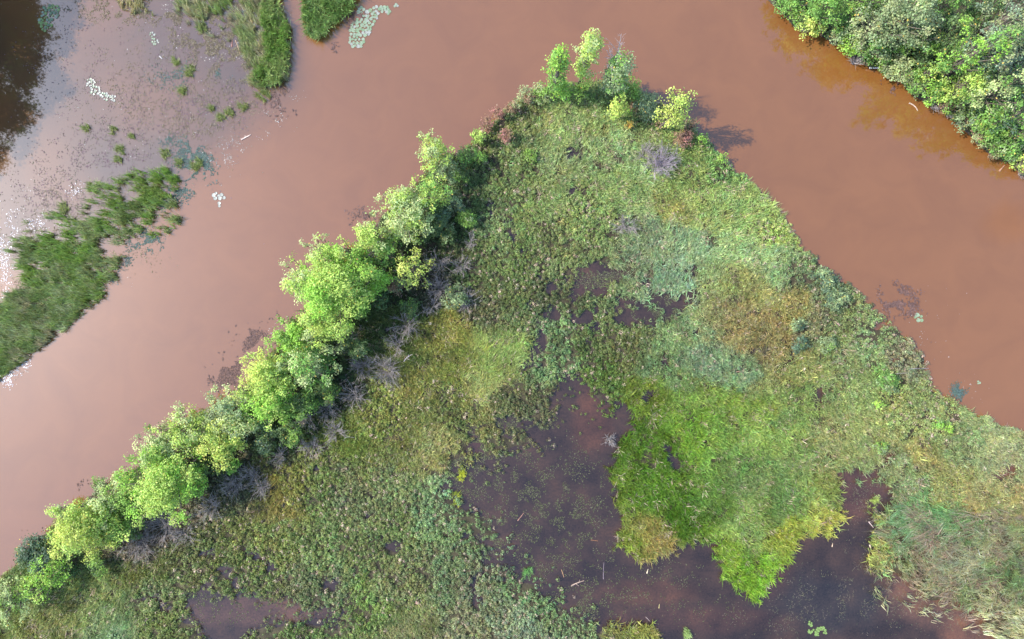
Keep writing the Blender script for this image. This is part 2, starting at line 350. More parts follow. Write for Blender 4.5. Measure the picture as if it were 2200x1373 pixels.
# control points: px, py, seen colour, kind (g grass, l leafy, r stiff reed)
CP = """1200 240 135 155 90 g;1130 210 112 125 72 l;1250 290 142 162 96 g;1180 350 136 152 95 g;1100 380 112 132 74 l;1300 340 140 165 108 g;1070 320 105 120 65 l
1040 440 100 122 70 l;1060 480 118 138 84 l;1150 450 130 150 85 g;1250 480 125 145 80 l;1350 400 140 162 98 g;1480 380 130 150 80 g;1560 360 115 155 82 l;1620 430 138 162 90 g
1550 450 146 166 95 g;1450 450 146 152 82 g;1400 520 130 150 110 g;1480 590 130 156 120 g;1500 530 136 160 115 g;1600 540 146 172 110 g;1680 560 142 168 112 g;1700 500 148 168 85 l
1580 600 144 156 92 g;1650 630 148 152 90 g;1600 700 146 138 86 g;1640 690 148 134 84 g;1680 740 146 136 84 g;1700 660 146 140 80 g;1760 640 106 122 84 l;1750 580 112 132 88 l
1830 700 120 136 85 l;1800 760 130 146 92 g;1750 700 118 122 85 l;1880 740 120 145 92 l;1950 790 124 128 96 l;1850 820 130 150 90 g;1900 830 112 152 78 l;1700 800 140 146 84 g
1520 780 120 145 108 g;1600 790 122 148 104 g;1440 800 110 135 85 g;1450 740 125 150 98 g;1250 750 82 102 48 l;1350 750 98 108 58 l;1300 820 88 114 44 l;1400 860 98 130 48 r
1500 850 110 146 66 r;1600 870 116 156 70 r;1700 880 122 146 76 g;1480 920 104 152 52 r;1400 950 82 125 36 r;1550 950 114 162 74 r;1600 1000 100 142 76 r;1650 930 124 162 86 r
1700 1000 110 146 86 r;1400 1060 80 128 34 r;1480 1110 72 120 26 r;1550 1080 88 132 56 r;1620 1050 106 142 88 r;1700 1080 95 136 76 r;1760 1050 116 146 80 r;1400 1125 128 140 76 r
1400 1190 142 140 84 r;1350 1170 118 146 58 r;1620 1140 124 162 92 r;1600 1210 98 150 40 r;1640 1250 115 168 46 r;1560 1200 120 162 58 r;1700 1140 132 158 62 r;1795 1115 155 176 84 r
1780 950 136 146 90 g;1850 930 136 150 90 g;1900 880 140 150 85 l;2000 900 130 145 88 l;2080 960 130 150 98 g;2150 1000 148 156 112 g;2000 1000 152 150 86 g;2050 1040 148 150 88 g
1950 1030 130 146 98 g;2150 1090 154 150 96 g;2050 1130 122 145 106 c;1980 1125 126 148 112 c;2120 1150 118 138 98 c;1990 1190 152 145 116 c;2010 1240 168 150 125 c;2080 1200 172 154 138 c
2180 1240 130 138 98 c;2160 1195 165 148 125 c;2100 1290 150 142 112 c;2150 1330 176 155 132 c;1050 570 104 124 70 l;1000 600 88 108 58 l;1130 560 106 126 66 l;1200 550 115 130 76 l
1090 640 94 110 60 l;1180 640 84 95 58 l;1030 660 92 98 62 l;1100 700 110 126 76 l;1180 720 106 132 84 l;1220 760 112 142 90 l;970 715 132 134 58 g;1050 780 140 158 76 g;1080 740 140 162 84 g;1030 840 150 156 86 g
950 790 124 134 58 g;880 830 126 130 60 g;820 880 126 136 60 l;900 900 120 130 66 g;980 880 108 118 60 l;1080 870 100 105 62 l;1140 900 94 100 66 l;930 960 142 146 86 g;850 970 122 130 66 g
750 930 115 132 54 g;700 960 116 128 58 l;600 1080 130 124 58 g;620 1040 120 125 54 l;680 1050 105 126 62 l;760 1060 108 120 76 l;850 1060 114 132 82 l;930 1100 120 148 98 l;1000 1150 110 136 86 l
860 1130 110 130 72 l;750 1150 104 120 66 l;700 1200 115 136 76 l;600 1150 116 130 65 l;550 1200 108 125 58 l;500 1150 110 120 58 l;450 1180 98 110 54 l;850 1250 116 126 76 l;950 1250 110 130 86 l
1050 1280 116 130 92 l;780 1300 110 136 64 l;700 1280 104 120 76 l;650 1260 104 115 72 l;500 1280 98 115 60 l;430 1220 104 115 58 l;300 1230 110 120 54 g;350 1280 110 128 75 l;200 1300 126 142 76 g
100 1330 128 134 68 g;60 1290 110 130 65 g;250 1350 116 142 94 g;350 1340 110 126 64 l;650 1365 94 120 60 l;900 1340 122 130 82 g;1000 1350 126 130 92 l;1100 1330 128 142 108 l;1150 1270 106 138 88 l
800 680 80 98 50 g;880 700 92 112 54 g;700 850 70 88 50 l;600 950 74 92 52 l;860 640 70 86 46 l;950 520 76 94 54 l;400 1120 100 98 78 l;300 1150 112 102 88 l;500 1040 90 96 70 l;930 620 88 88 70 l"""
CPA = np.array([[float(v) for v in p.split()[:5]] for l in CP.split("\n") for p in l.split(";") if p.strip()])
CPK = np.array([{"g": 0, "l": 1, "r": 2, "c": 3}[p.split()[5]] for l in CP.split("\n") for p in l.split(";") if p.strip()])
CPL = lin(CPA[:, 2:5])
def species(px, py, r):
    """colour and kind at points, from the control points, with ragged borders between patches"""
    wx = px + (fnoise(px, py, 60, 41, 5) - .5) * 110; wy = py + (fnoise(px, py, 60, 47, 5) - .5) * 110
    C = np.zeros((len(px), 3)); K = np.zeros(len(px), int)
    for s in range(0, len(px), 4000):
        d2 = (wx[s:s + 4000, None] - CPA[None, :, 0]) ** 2 + (wy[s:s + 4000, None] - CPA[None, :, 1]) ** 2
        q = 1 / (d2 + 120) ** 2.6; q /= q.sum(1, keepdims=True)
        C[s:s + 4000] = q @ CPL
        cum = np.cumsum(q ** 1.5 / (q ** 1.5).sum(1, keepdims=True), 1); u = r.random(len(d2))
        K[s:s + 4000] = CPK[np.argmax(cum > u[:, None], 1)]
    return C, K

KG = 1.27   # from seen colour to leaf colour for low plants
def pts_in(R, density, jitter_seed, x0=-250, x1=2450, y0=-250, y1=1620):
    r = np.random.default_rng(jitter_seed)
    area = (x1 - x0) * (y1 - y0) / PX ** 2
    n = int(area * density)
    px = r.uniform(x0, x1, n); py = r.uniform(y0, y1, n)
    k = sample(R, px, py) > .5
    return px[k], py[k], r
def to_world(px, py): return (px - 1100) * SH / PX, (686.5 - py) * SH / PX

# main marsh
px, py, r = pts_in(S_main, 46, 51)
C, K = species(px, py, r)
wet = np.where(K == 2, sample(S_wet, px, py), sample(S_soft, px, py))
gap = fnoise(px, py, 15, 61, 4)
edge = np.clip((sample(blur(R_main, 4), px, py) - .42) * 3.2 + (gap - .5) * 1.6, 0, 1)
keep = r.random(len(px)) < edge * np.clip(1.1 - wet * 1.17, .0, 1) ** 1.6 * np.clip((gap - .27 - .27 * wet) * 6, .12, 1)
px, py, wet, C, K = px[keep], py[keep], wet[keep], C[keep], K[keep]
x, y = to_world(px, py)
C *= (1 + (fnoise(px, py, 22, 71, 4)[:, None] - .5) * .6)
hv = (fnoise(px, py, 14, 72, 3) - .5)[:, None]; C = C * (1 + hv * np.array([.45, .1, -.25]))
dsat = np.where(K == 2, .10, .14)[:, None]; C = (C * (1 - dsat) + C.mean(1, keepdims=True) * dsat) * [1.04, 1.0, .86]
C *= (1 + r.normal(0, .17, (len(x), 1))).clip(.45, 1.6) * (1 + r.normal(0, .07, (len(x), 3)))
z = np.full(len(x), .06)
hgt = (.55 + .8 * fnoise(px, py, 18, 77, 4)) * r.uniform(.6, 1.25, len(px))
# which way the plants lean: a slow field, with combed patches
ld = (fnoise(px, py, 170, 81, 2) * 6.5 + 1.0); la = .1 + .6 * fnoise(px, py, 50, 83, 2)
for cx, cy, rx, ry, ang, amt in [(1050, 790, 70, 80, 62, 1.2), (970, 720, 40, 30, -40, 1.1), (900, 830, 60, 50, 120, 1.0), (2080, 1130, 190, 60, 172, 1.2), (2130, 1230, 130, 90, 165, 1.1), (1680, 570, 90, 60, 150, 1.0), (1200, 280, 110, 80, 75, .9),
                                 (1480, 560, 120, 90, 115, .7), (1620, 500, 100, 80, 30, .8), (200, 1320, 160, 70, 235, 1.1), (600, 1080, 80, 60, 250, .9), (930, 950, 50, 60, 60, 1.0), (1790, 1120, 40, 40, 20, .5), (1640, 1220, 80, 70, 270, .3), (820, 890, 90, 60, 60, .9)]:
    q = ((px - cx) / rx) ** 2 + ((py - cy) / ry) ** 2 < 1 + (gap[keep] - .5)
    ld[q] = math.radians(ang) + r.normal(0, .3, q.sum()); la[q] = amt
bed_t = [blades_template(11, .95, .045, .4, .3, s + 70, .15) for s in range(8)]
comb_t = [blades_template(9, 1.15, .035, .3, .3, s + 90, .2) for s in range(8)]
grass_t = [blades_template(12, .6, .038, .8, .5, s, .2) for s in range(8)]
reed_t = [blades_template(11, .6, .042, .85, .45, s + 30, .15) for s in range(8)]
leafy_t = [leafy_template(19, .16, .5, .105, s + 60) for s in range(10)]
sw = r.random(len(x)); K[(K == 0) & (sw < .3) & ~((np.hypot(px - 1050, py - 790) < 90) | (np.hypot((px - 2090) / 2, py - 1170) < 90))] = 1
dry = r.random(len(x)) < np.where(K == 3, .12 + .6 * (fnoise(px, py, 36, 98, 4) > .57), .05)
C[K == 3] *= [1.2, 1.55, 1.35]
C[K == 2] *= [1.16, .96, .9]
C[dry] = lin((192, 172, 146)) * r.uniform(.6, 1, dry.sum())[:, None]
for kk, nm, lb, tp, jt in ((0, "marsh_grass", "pale green sedge and grass leaning in combed patches over the marsh point", grass_t, .25),
                           (1, "broadleaf_marsh_plants", "mottled green leafy marsh plants covering the wet ground of the point", leafy_t, .28),
                           (3, "combed_reeds", "long pale reeds combed flat with straw tangles at the lower right", comb_t, .3),
                           (2, "cattail_bed", "bright green cattails and straw coloured reeds around the dark pond", reed_t, .24)):
    q = K == kk
    scatter(nm, lb, tp, x[q], y[q], z[q], (np.exp(r.normal(0, .25, len(x))) * (.62 + .8 * fnoise(px, py, 45, 66, 3)))[q], (la * (1, .25, .3, 1)[kk])[q] * r.uniform(.4, 1.3, q.sum()), ld[q], C[q] * KG, M_grass, jt, zs=hgt[q] * r.uniform(.75, 1.15, q.sum()), seed=kk)
# under the wood
px, py, r = pts_in(S_wood, 9, 52, 1500, 2450, -250, 700)
C = lin((70, 95, 48))[None] * r.uniform(.6, 1.3, (len(px), 1)); x, y = to_world(px, py)
scatter("woodland_undergrowth", "dark green undergrowth beneath the woodland on the upper right bank", leafy_t, x, y, np.full(len(x), .3), r.uniform(.9, 1.6, len(x)), np.zeros(len(x)), np.zeros(len(x)), C * KG, M_grass, seed=5, cat="undergrowth")
# reed beds across the channel
def blur_s(R, px, py): return sample(blur(R, 5), px, py)
def reedbed(name, label, R, dens, seed, cols, h, thin=0., lean=.6, ldir=2.6, thr=.5, x0=-250, x1=900, y0=-250, y1=1100):
    px, py, r = pts_in(R * 4, dens, seed, x0, x1, y0, y1)
    gp = .55 * fnoise(px, py, 38, seed + 4, 5) + .45 * fnoise(px, py, 11, seed + 31, 3); ed = np.clip(1 - blur_s(R, px, py), 0, 1)
    k = r.random(len(px)) < np.clip((gp - thin - .12 * ed) * 8, 0, 1)
    px, py = px[k], py[k]; nn = fnoise(px, py, 45, seed + 9, 3)
    c = np.array([lin(q) for q in cols]); t = np.clip((nn - .3) / .4, 0, .999) * (len(c) - 1)
    i = t.astype(int); C = c[i] * (1 - (t - i))[:, None] + c[np.minimum(i + 1, len(c) - 1)] * (t - i)[:, None]
    x, y = to_world(px, py)
    return scatter(name, label, bed_t, x, y, np.full(len(x), .02), r.uniform(.8, 1.2, len(x)), np.full(len(x), lean), ldir + r.normal(0, .35, len(x)), C * KG * 1.22, M_grass, .3, zs=h * r.uniform(.6, 1.15, len(x)), seed=seed, cat="reeds")
reedbed("reed_bed", "green reed bed in broken clumps beside the left edge of the photo", S_C, 34, 211, [(124, 138, 72), (122, 146, 70), (148, 154, 106), (112, 126, 70)], .9, .42, .35, 2.9)
lowC = blur(inpoly(gx, gy, [(-400, 1010), (-150, 900), (0, 795), (60, 750), (120, 705), (205, 635), (190, 600), (130, 570), (60, 620), (-20, 660), (-400, 800)]), 2)
reedbed("reed_bed", "dense pale green reeds along the river edge at the lower end of the left reed bed", lowC, 32, 213, [(138, 142, 98), (152, 160, 118), (132, 148, 86), (116, 130, 80), (150, 146, 112)], .9, .27, .35, 2.6)
reedbed("reed_bed", "brownish green reed bank at the top, left of the narrow inlet", S_A, 30, 214, [(140, 132, 105), (128, 140, 85), (160, 152, 118), (125, 140, 80)], .8, .38, .5, 2.3)
rAe = blur(raster([(560, -60), (592, -60), (590, 10), (612, 60), (605, 120), (600, 172), (560, 176), (540, 160), (575, 120), (568, 60)], 6, 30, 33), 1)
reedbed("reed_bed", "bright green reed fringe on the water edge of the brownish top reed bank", rAe, 30, 215, [(118, 145, 72), (105, 130, 66), (135, 152, 92)], 1.2, .2, .4, -1.2)
reedbed("reed_bed", "small dense green reed tongue at the top edge beside the lily pads", S_B, 34, 216, [(118, 142, 82), (104, 130, 68), (134, 154, 98)], 1.2, .1, .5, -1.4)
rAs = blur(raster([(225, -60), (330, -60), (340, 10), (300, 40), (285, 30), (240, 8)], 10, 30, 35), 1)
reedbed("reed_bed", "thin straw coloured reeds at the top edge left of the brownish bank", rAs, 16, 217, [(150, 140, 100), (125, 130, 80)], .7, .42, .6, 1.0)

# ------------------------------------------------------------------ tussocks standing alone in the water
TUSS = [(562, 204, 15, "round green tussock just below the top reed bank"), (490, 240, 9, "small tussock in open water below the top reed bank, upper of two"), (472, 252, 8, "small tussock in open water below the top reed bank, lower of two"),
        (520, 228, 9, "lime tussock nearest the green tussock under the reed bank"), (422, 352, 14, "dark based green tussock above the teal algae"), (255, 322, 10, "leaning tussock left of the reed bed, highest one"),
        (248, 342, 8, "leaning tussock left of the reed bed, middle one"), (352, 330, 10, "small tussock above the upper clump of the reed bed"), (382, 350, 9, "small tussock between the reed bed and the algae"),
        (180, 274, 7, "tiny tussock in the middle of the open shallows"), (238, 278, 8, "tiny tussock with litter, right of the middle shallows"), (405, 150, 12, "faint tussock above the dull algae in the upper shallows"),
        (390, 192, 9, "thin tussock in the upper shallows below the faint one"), (130, 446, 12, "tussock at the upper left tip of the reed bed"), (190, 400, 9, "low tussock over the upper left of the reed bed"),
        (450, 232, 7, "tiny lime tussock in the right shallows"), (432, 55, 11, "tussock left of the brownish reed bank"), (375, 130, 7, "tiny tussock under the white specks in the upper shallows"), (280, 290, 6, "tiny dark tussock beside littered stalks in the shallows")]
for px0, py0, rr, lb in TUSS:
    R = rr / PX; n = max(4, int(rr * 1.3)); r2 = np.random.default_rng(int(px0 * 7 + py0))
    a = r2.uniform(0, 6.28, n); q = R * np.sqrt(r2.random(n)); Vs, Fs, Cs, off = [], [], [], 0
    for i in range(n):
        TV, TF, per = reed_t[r2.integers(8)]
        s = .85 + .4 * r2.random(); V = TV * [s * .8, s * .8, .35 + .25 * r2.random() + .02 * rr]
        V = V + [q[i] * math.cos(a[i]), q[i] * math.sin(a[i]), 0]; V[:, 0] -= .35 * V[:, 2]; V[:, 1] += .15 * V[:, 2]
        c = lin((138, 150, 84)) * KG * .9 * r2.uniform(.6, 1.25, (len(TV) // per, 1)); Vs.append(V); Fs.append(TF + off); Cs.append(np.repeat(c, per, 0)); off += len(V)
    o = mesh_obj("reed_tussock", np.concatenate(Vs), np.concatenate(Fs), M_grass, np.concatenate(Cs)); wx, wy = W(px0, py0, .4); o.location = (wx, wy, 0)
    tag(o, lb, "tussock", "tussocks standing in the shallows")

# bright clumps standing out of the pond
for px0, py0, n, hh, cc, lb in ((992, 1020, 26, .8, (185, 190, 70), "yellow green iris clump in the dark pond, upper of two"), (980, 1072, 16, .7, (170, 180, 70), "yellow green iris clump in the dark pond, lower of two"),
                                (1883, 1078, 20, .6, (165, 180, 95), "pale star shaped grass clump in the channel beside the combed reeds"), (1132, 1232, 20, .7, (120, 165, 95), "round green clump at the pond's lower left shore"),
                                (1478, 1366, 26, .8, (165, 185, 115), "pale leafy clump at the bottom edge below the pond")):
    r2 = np.random.default_rng(int(px0)); Vs, Fs, Cs, off = [], [], [], 0
    for i in range(n):
        TV, TF, per = reed_t[r2.integers(8)]
        V = TV * [.7, .7, hh]; V = V + [r2.normal(0, .16), r2.normal(0, .3 if px0 < 1000 else .2), 0]
        c = lin(cc) * KG * r2.uniform(.6, 1.2, (len(TV) // per, 1)); Vs.append(V); Fs.append(TF + off); Cs.append(np.repeat(c, per, 0)); off += len(V)
    o = mesh_obj("marsh_clump", np.concatenate(Vs), np.concatenate(Fs), M_grass, np.concatenate(Cs)); wx, wy = W(px0, py0, .5); o.location = (wx, wy, 0)
    tag(o, lb, "plant")

# ------------------------------------------------------------------ floating and submerged weed, litter, painted glints
def flat_bits(name, label, spots, cols, size, seed, aspect=.5, z=(.012, .03), mat=None, rnd=.12, cat="water weed"):
    r = np.random.default_rng(seed); P, S, C = [], [], []
    for cx, cy, rx, ry, ang, dens in spots:
        n = int(dens * math.pi * rx * ry / PX ** 2 * 2); 
        u = r.normal(0, .55, n); v = r.normal(0, .55, n); a = math.radians(ang)
        ox = rx * u; oy = ry * v; qx = cx + ox * math.cos(a) - oy * math.sin(a); qy = cy + ox * math.sin(a) + oy * math.cos(a)
        k = fnoise(qx, qy, 16, seed, 4) > (.48 + .05 * (u * u + v * v)); qx, qy = qx[k], qy[k]; n = len(qx)
        wx, wy = W(qx, qy); P.append(np.stack([wx, wy, r.uniform(z[0], z[1], n)], -1)); S.append(size * r.uniform(.5, 1.5, n))
        C.append(np.array([lin(c) for c in cols])[r.integers(0, len(cols), n)] * r.uniform(.75, 1.25, (n, 1)))
    P = np.concatenate(P); S = np.concatenate(S); C = np.concatenate(C)
    V, F = leaf_quads(P, np.tile([0, 0, 1.0], (len(P), 1)), S, r, aspect, rnd)
    V[:, 2] = np.maximum(V[:, 2], .011)
    o = mesh_obj(name, V, F, mat or M_float, np.repeat(C, 4, 0)); return tag(o, label, cat, None, "stuff")
flat_bits("submerged_weed", "dull brown weed lying just under the muddy river surface", [(545, 733, 28, 28, 0, 130), (490, 805, 34, 38, 0, 140), (165, 1036, 16, 12, 0, 50), (1930, 645, 38, 30, 20, 260), (780, 472, 28, 30, 0, 45),
          (715, 100, 12, 14, 0, 50), (638, 240, 8, 9, 0, 50), (75, 1165, 30, 18, 0, 30), (2010, 730, 8, 8, 0, 40), (700, 55, 40, 14, 0, 40), (600, 700, 20, 20, 0, 40), (760, 35, 22, 20, 0, 90), (600, 215, 40, 30, 120, 35), (1915, 188, 16, 14, 0, 90)],
          [(100, 78, 72), (88, 70, 68), (115, 88, 78)], .19, 301, .4)
flat_bits("floating_algae", "teal green algae mat floating between the reed bed and the river", [(418, 355, 45, 36, 60, 150), (400, 320, 15, 25, 0, 110), (310, 518, 32, 22, 0, 170), (228, 590, 28, 20, 0, 130), (385, 410, 40, 26, 0, 80), (430, 345, 26, 22, 0, 110), (360, 300, 22, 14, 0, 60),
          (470, 158, 14, 12, 0, 60), (500, 170, 10, 9, 0, 60), (355, 165, 40, 25, 0, 25), (395, 155, 26, 30, 0, 40), (2058, 842, 16, 17, 0, 260), (345, 440, 22, 14, 0, 100), (268, 560, 16, 12, 0, 100)],
          [(66, 84, 80), (80, 98, 94), (74, 90, 78)], .11, 302, .75)
flat_bits("floating_litter", "pale reed litter scattered over the shallows beside the reed beds", [(495, 310, 50, 22, -30, 14), (480, 345, 50, 20, -30, 14), (565, 260, 60, 30, -40, 9), (420, 250, 110, 80, 0, 1.6), (200, 250, 150, 120, 0, .4), (280, 320, 110, 60, 0, 1.4), (60, 430, 70, 60, 0, 5), (25, 520, 40, 60, 0, 16),
          (160, 410, 24, 20, 0, 26), (235, 600, 32, 20, 0, 12), (100, 500, 70, 40, 0, 9), (20, 620, 30, 40, 0, 14), (40, 780, 30, 22, -35, 26), (20, 800, 26, 18, -35, 26), (150, 690, 70, 12, -38, 6), (500, 110, 90, 50, 0, 6), (620, 215, 34, 30, 0, 10), (600, 250, 50, 30, -40, 8),
          (285, 615, 16, 9, 0, 12), (1990, 700, 60, 90, 45, 1.2), (470, 330, 60, 60, 0, 6), (350, 80, 70, 60, 0, 3), (180, 180, 120, 100, 0, .6), (595, 705, 26, 16, -40, 14), (2080, 830, 60, 30, 30, 2.0), (1960, 700, 90, 30, 45, 2), (330, 10, 60, 20, 0, 14)],
          [(200, 198, 192), (165, 158, 150), (150, 140, 130), (128, 120, 112)], .10, 303, .3, rnd=.35, mat=M_litter, cat="litter")
flat_bits("shallow_water_weed", "sparse dark weed flecks under the shallows between the reed beds", [(300, 250, 190, 150, 0, 14), (150, 120, 130, 110, 0, 6), (480, 200, 110, 80, 0, 20), (440, 90, 90, 60, 0, 26), (230, 330, 160, 70, 0, 18), (110, 420, 120, 70, 0, 22), (430, 250, 80, 60, 0, 20)],
          [(125, 100, 108), (108, 90, 95), (110, 105, 90)], .12, 304, .35)
flat_bits("weed_mat", "thin olive brown mat of dead reeds and weed along the top of the shallows", [(300, 22, 150, 28, 0, 110), (440, 60, 90, 60, 0, 120), (480, 110, 70, 60, 0, 90), (500, 40, 90, 60, 0, 120), (540, 120, 50, 70, 0, 90), (320, 200, 170, 110, 0, 14), (420, 260, 90, 70, 0, 24), (400, 160, 60, 40, 0, 30), (520, 220, 60, 40, 0, 30), (120, 500, 130, 60, 0, 22), (200, 430, 110, 50, 0, 24), (60, 620, 60, 40, 0, 30), (290, 540, 60, 50, 0, 20)],
          [(138, 126, 98), (120, 114, 84), (150, 138, 112), (112, 98, 88)], .15, 307, .22, mat=M_grass, rnd=.3)
flat_bits("painted_glints", "white flecks painted as sun glints on the water along the far left reed edge", [(14, 530, 22, 60, 0, 26), (10, 610, 16, 50, 0, 26), (40, 780, 26, 24, -35, 60), (16, 812, 18, 20, -35, 60), (70, 480, 50, 26, 0, 20), (160, 408, 20, 18, 0, 24), (60, 640, 30, 26, 0, 16), (130, 690, 70, 8, -38, 8)],
          [(250, 250, 252), (215, 212, 218)], .11, 308, .35, mat=M_litter, rnd=.3, cat="litter")  # near-white flat bits stand in for sun glints on the water
flat_bits("pond_weed", "speckled olive pondweed floating on the dark pond", [(1180, 1120, 130, 90, 0, 40), (1100, 1040, 100, 50, 0, 40), (1000, 1010, 50, 60, 0, 70), (1010, 960, 70, 40, 0, 90), (1110, 930, 90, 40, 0, 110), (1060, 1150, 40, 60, 0, 90), (1120, 1230, 60, 30, 0, 80), (1230, 1310, 90, 24, 0, 60), (1300, 600, 90, 60, 0, 60), (1400, 660, 120, 40, 0, 60), (480, 1290, 70, 24, 0, 60), (1250, 1200, 110, 60, 0, 22), (1060, 960, 90, 40, 0, 26), (1300, 1270, 130, 40, 0, 18), (1440, 1240, 110, 40, 0, 18), (1130, 920, 80, 40, 0, 26), (1250, 1290, 120, 50, 0, 16),
          (1300, 620, 80, 50, 0, 14), (1200, 970, 60, 60, 0, 12), (1500, 1310, 100, 40, 0, 14), (480, 1320, 80, 40, 0, 14), (650, 1320, 90, 16, 0, 18), (1400, 670, 90, 30, 0, 14), (1250, 1060, 80, 90, 0, 18)],
          [(100, 106, 70), (84, 90, 60), (110, 108, 84), (74, 68, 62)], .10, 305, .6, mat=M_grass)
flat_bits("drifting_reed_stalks", "thin pale reed pieces drifting over the blue black lower pond", [(1780, 1290, 150, 70, 0, 14), (1870, 1200, 70, 60, 0, 12), (1950, 1300, 120, 60, 0, 12), (1850, 1070, 50, 50, 0, 16), (1650, 1330, 110, 40, 0, 8), (1930, 1020, 80, 30, 0, 14), (2080, 1340, 60, 40, 0, 12)],
          [(118, 112, 80), (135, 124, 104), (98, 106, 78)], .15, 306, .12, mat=M_litter, cat="litter")

# ------------------------------------------------------------------ water lilies: every pad its own thing
def pad_mesh(k):
    r2 = random.Random(k); n = 14; notch = .32; V = [(0, 0, .012)]; c = []
    for ring, (rad, z) in enumerate(((.55, .016), (.95, .02), (1.0, .032))):
        for i in range(n + 1):
            a = notch / 2 + (2 * math.pi - notch) * i / n; rr = rad * (1 + r2.uniform(-.03, .03)); V.append((rr * math.cos(a), rr * math.sin(a), z))
    F = []
    m1 = n + 1
    for i in range(n): F.append((0, 1 + i, 2 + i, 2 + i))
    Q = []
    for ring in range(2):
        for i in range(n): Q.append((1 + ring * m1 + i, 1 + (ring + 1) * m1 + i, 2 + (ring + 1) * m1 + i, 2 + ring * m1 + i))
    me = bpy.data.meshes.new("lily_pad"); me.from_pydata(V, [], [(a, b, c) for a, b, c, _ in F] + Q); me.update()
    at = me.color_attributes.new("tint", 'FLOAT_COLOR', 'POINT')
    for i in range(len(V)):
        e = 1.0 if i < 1 + m1 else (1.05 if i < 1 + 2 * m1 else 1.3)
        base = lin(((165, 185, 150), (150, 175, 132), (175, 190, 160), (190, 192, 178), (150, 180, 100), (125, 155, 112))[k % 6]) * e * .62
        at.data[i].color = (*np.clip(base, 0, .85), 1)
    me.materials.append(M_pad); return me
PADS = [pad_mesh(k) for k in range(12)]
padr = random.Random(5)
def pads(n, path, rad, kinds, spread, label, group):
    done = []; tries = 0
    while len(done) < n and tries < n * 60:
        tries += 1
        cx, cy, rx, ry = padr.choice(path); a = padr.uniform(0, 6.28); q = math.sqrt(padr.random())
        qx, qy = cx + rx * q * math.cos(a), cy + ry * q * math.sin(a); s = rad * padr.uniform(.65, 1.25)
        if any((qx - u) ** 2 + (qy - v) ** 2 < (.82 * (s + t)) ** 2 for u, v, t in done): continue
        done.append((qx, qy, s))
        o = bpy.data.objects.new("lily_pad", padr.choice([PADS[k] for k in kinds])); col.objects.link(o)
        wx, wy = W(qx, qy); o.location = (wx, wy, padr.uniform(.006, .014)); o.rotation_euler = (padr.uniform(-.03, .03), padr.uniform(-.03, .03), padr.uniform(0, 6.28)); o.scale = (s / PX,) * 2 + (1,)
        tag(o, label, "lily pad", group)
pads(122, [(770, 70, 18, 28), (762, 85, 12, 18), (782, 60, 15, 20), (790, 45, 16, 14), (800, 32, 14, 12), (808, 22, 18, 7), (825, 20, 12, 6), (832, 26, 5, 5), (775, 22, 8, 6), (770, 95, 8, 8)], 3.9, (0, 1, 2, 6, 7, 8, 3), 1,
     "pale round lily pad in the big cluster floating near the top edge", "lily pads of the big cluster near the top edge")
pads(4, [(851, 12, 4, 4)], 3.4, (2, 3), 1, "small pale lily pad at the right end of the top lily cluster", "lily pads right of the big cluster")
pads(9, [(463, 422, 7, 7), (474, 424, 8, 7), (471, 437, 4, 6)], 4.2, (3, 9), 1, "white lily pad in the compact group out in the river beside the algae", "white lily pads in the open river")
pads(46, [(195, 180, 10, 10), (205, 192, 10, 12), (212, 200, 8, 8), (228, 208, 9, 8), (242, 212, 8, 6)], 2.4, (3, 9, 2), 1, "tiny whitish lily pad in the long cluster amid the open shallows", "whitish lily pads in the shallows")
pads(46, [(108, 28, 18, 18), (100, 45, 16, 14), (95, 60, 8, 9), (118, 22, 12, 10)], 3.0, (4, 10, 0, 5), 1, "green lily pad beside the dark tree reflection at the upper left", "green lily pads beside the dark reflection")
pads(14, [(328, 76, 6, 8), (334, 90, 7, 7)], 2.2, (0, 2, 3), 1, "tiny pale lily pad in the small patch left of the brownish reed bank", "tiny lily pads left of the reed bank")
pads(6, [(1972, 680, 7, 4), (1978, 688, 6, 3)], 3.8, (0, 1, 6), 1, "green lily pad in the lone group beside the right river shore", "lily pads by the right shore")
pads(3, [(2102, 822, 3, 3)], 2.4, (0, 2), 1, "tiny lily pad drifting at the far right of the river", "tiny drifting pads at the far right")
pads(24, [(1740, 1340, 4, 5), (1739, 1357, 5, 4), (1752, 1355, 7, 4), (1762, 1350, 8, 3), (1772, 1356, 4, 5), (1755, 1362, 4, 4)], 2.7, (4, 10), 1, "lime lily pad in the curved group on the dark lower pond", "lime lily pads on the lower pond")

# ------------------------------------------------------------------ trees and shrubs
def tube(V, F, p0, p1, r0, r1, n=5, bend=None, segs=3):
    p0 = np.array(p0, float); p1 = np.array(p1, float); d = p1 - p0; L = np.linalg.norm(d) + 1e-9; d = d / L
    u = np.cross(d, (0, 0, 1.0) if abs(d[2]) < .9 else (1.0, 0, 0)); u /= np.linalg.norm(u); v = np.cross(d, u)
    b = np.zeros(3) if bend is None else np.array(bend, float); base = len(V)
    for s in range(segs + 1):
        t = s / segs; c = p0 + (p1 - p0) * t + b * 4 * t * (1 - t); rr = r0 + (r1 - r0) * t
        for k in range(n):
            a = 2 * math.pi * k / n; V.append(c + (u * math.cos(a) + v * math.sin(a)) * rr)
    for s in range(segs):
        for k in range(n):
            a = base + s * n + k; c = base + s * n + (k + 1) % n; F.append((a, c, c + n, a + n))

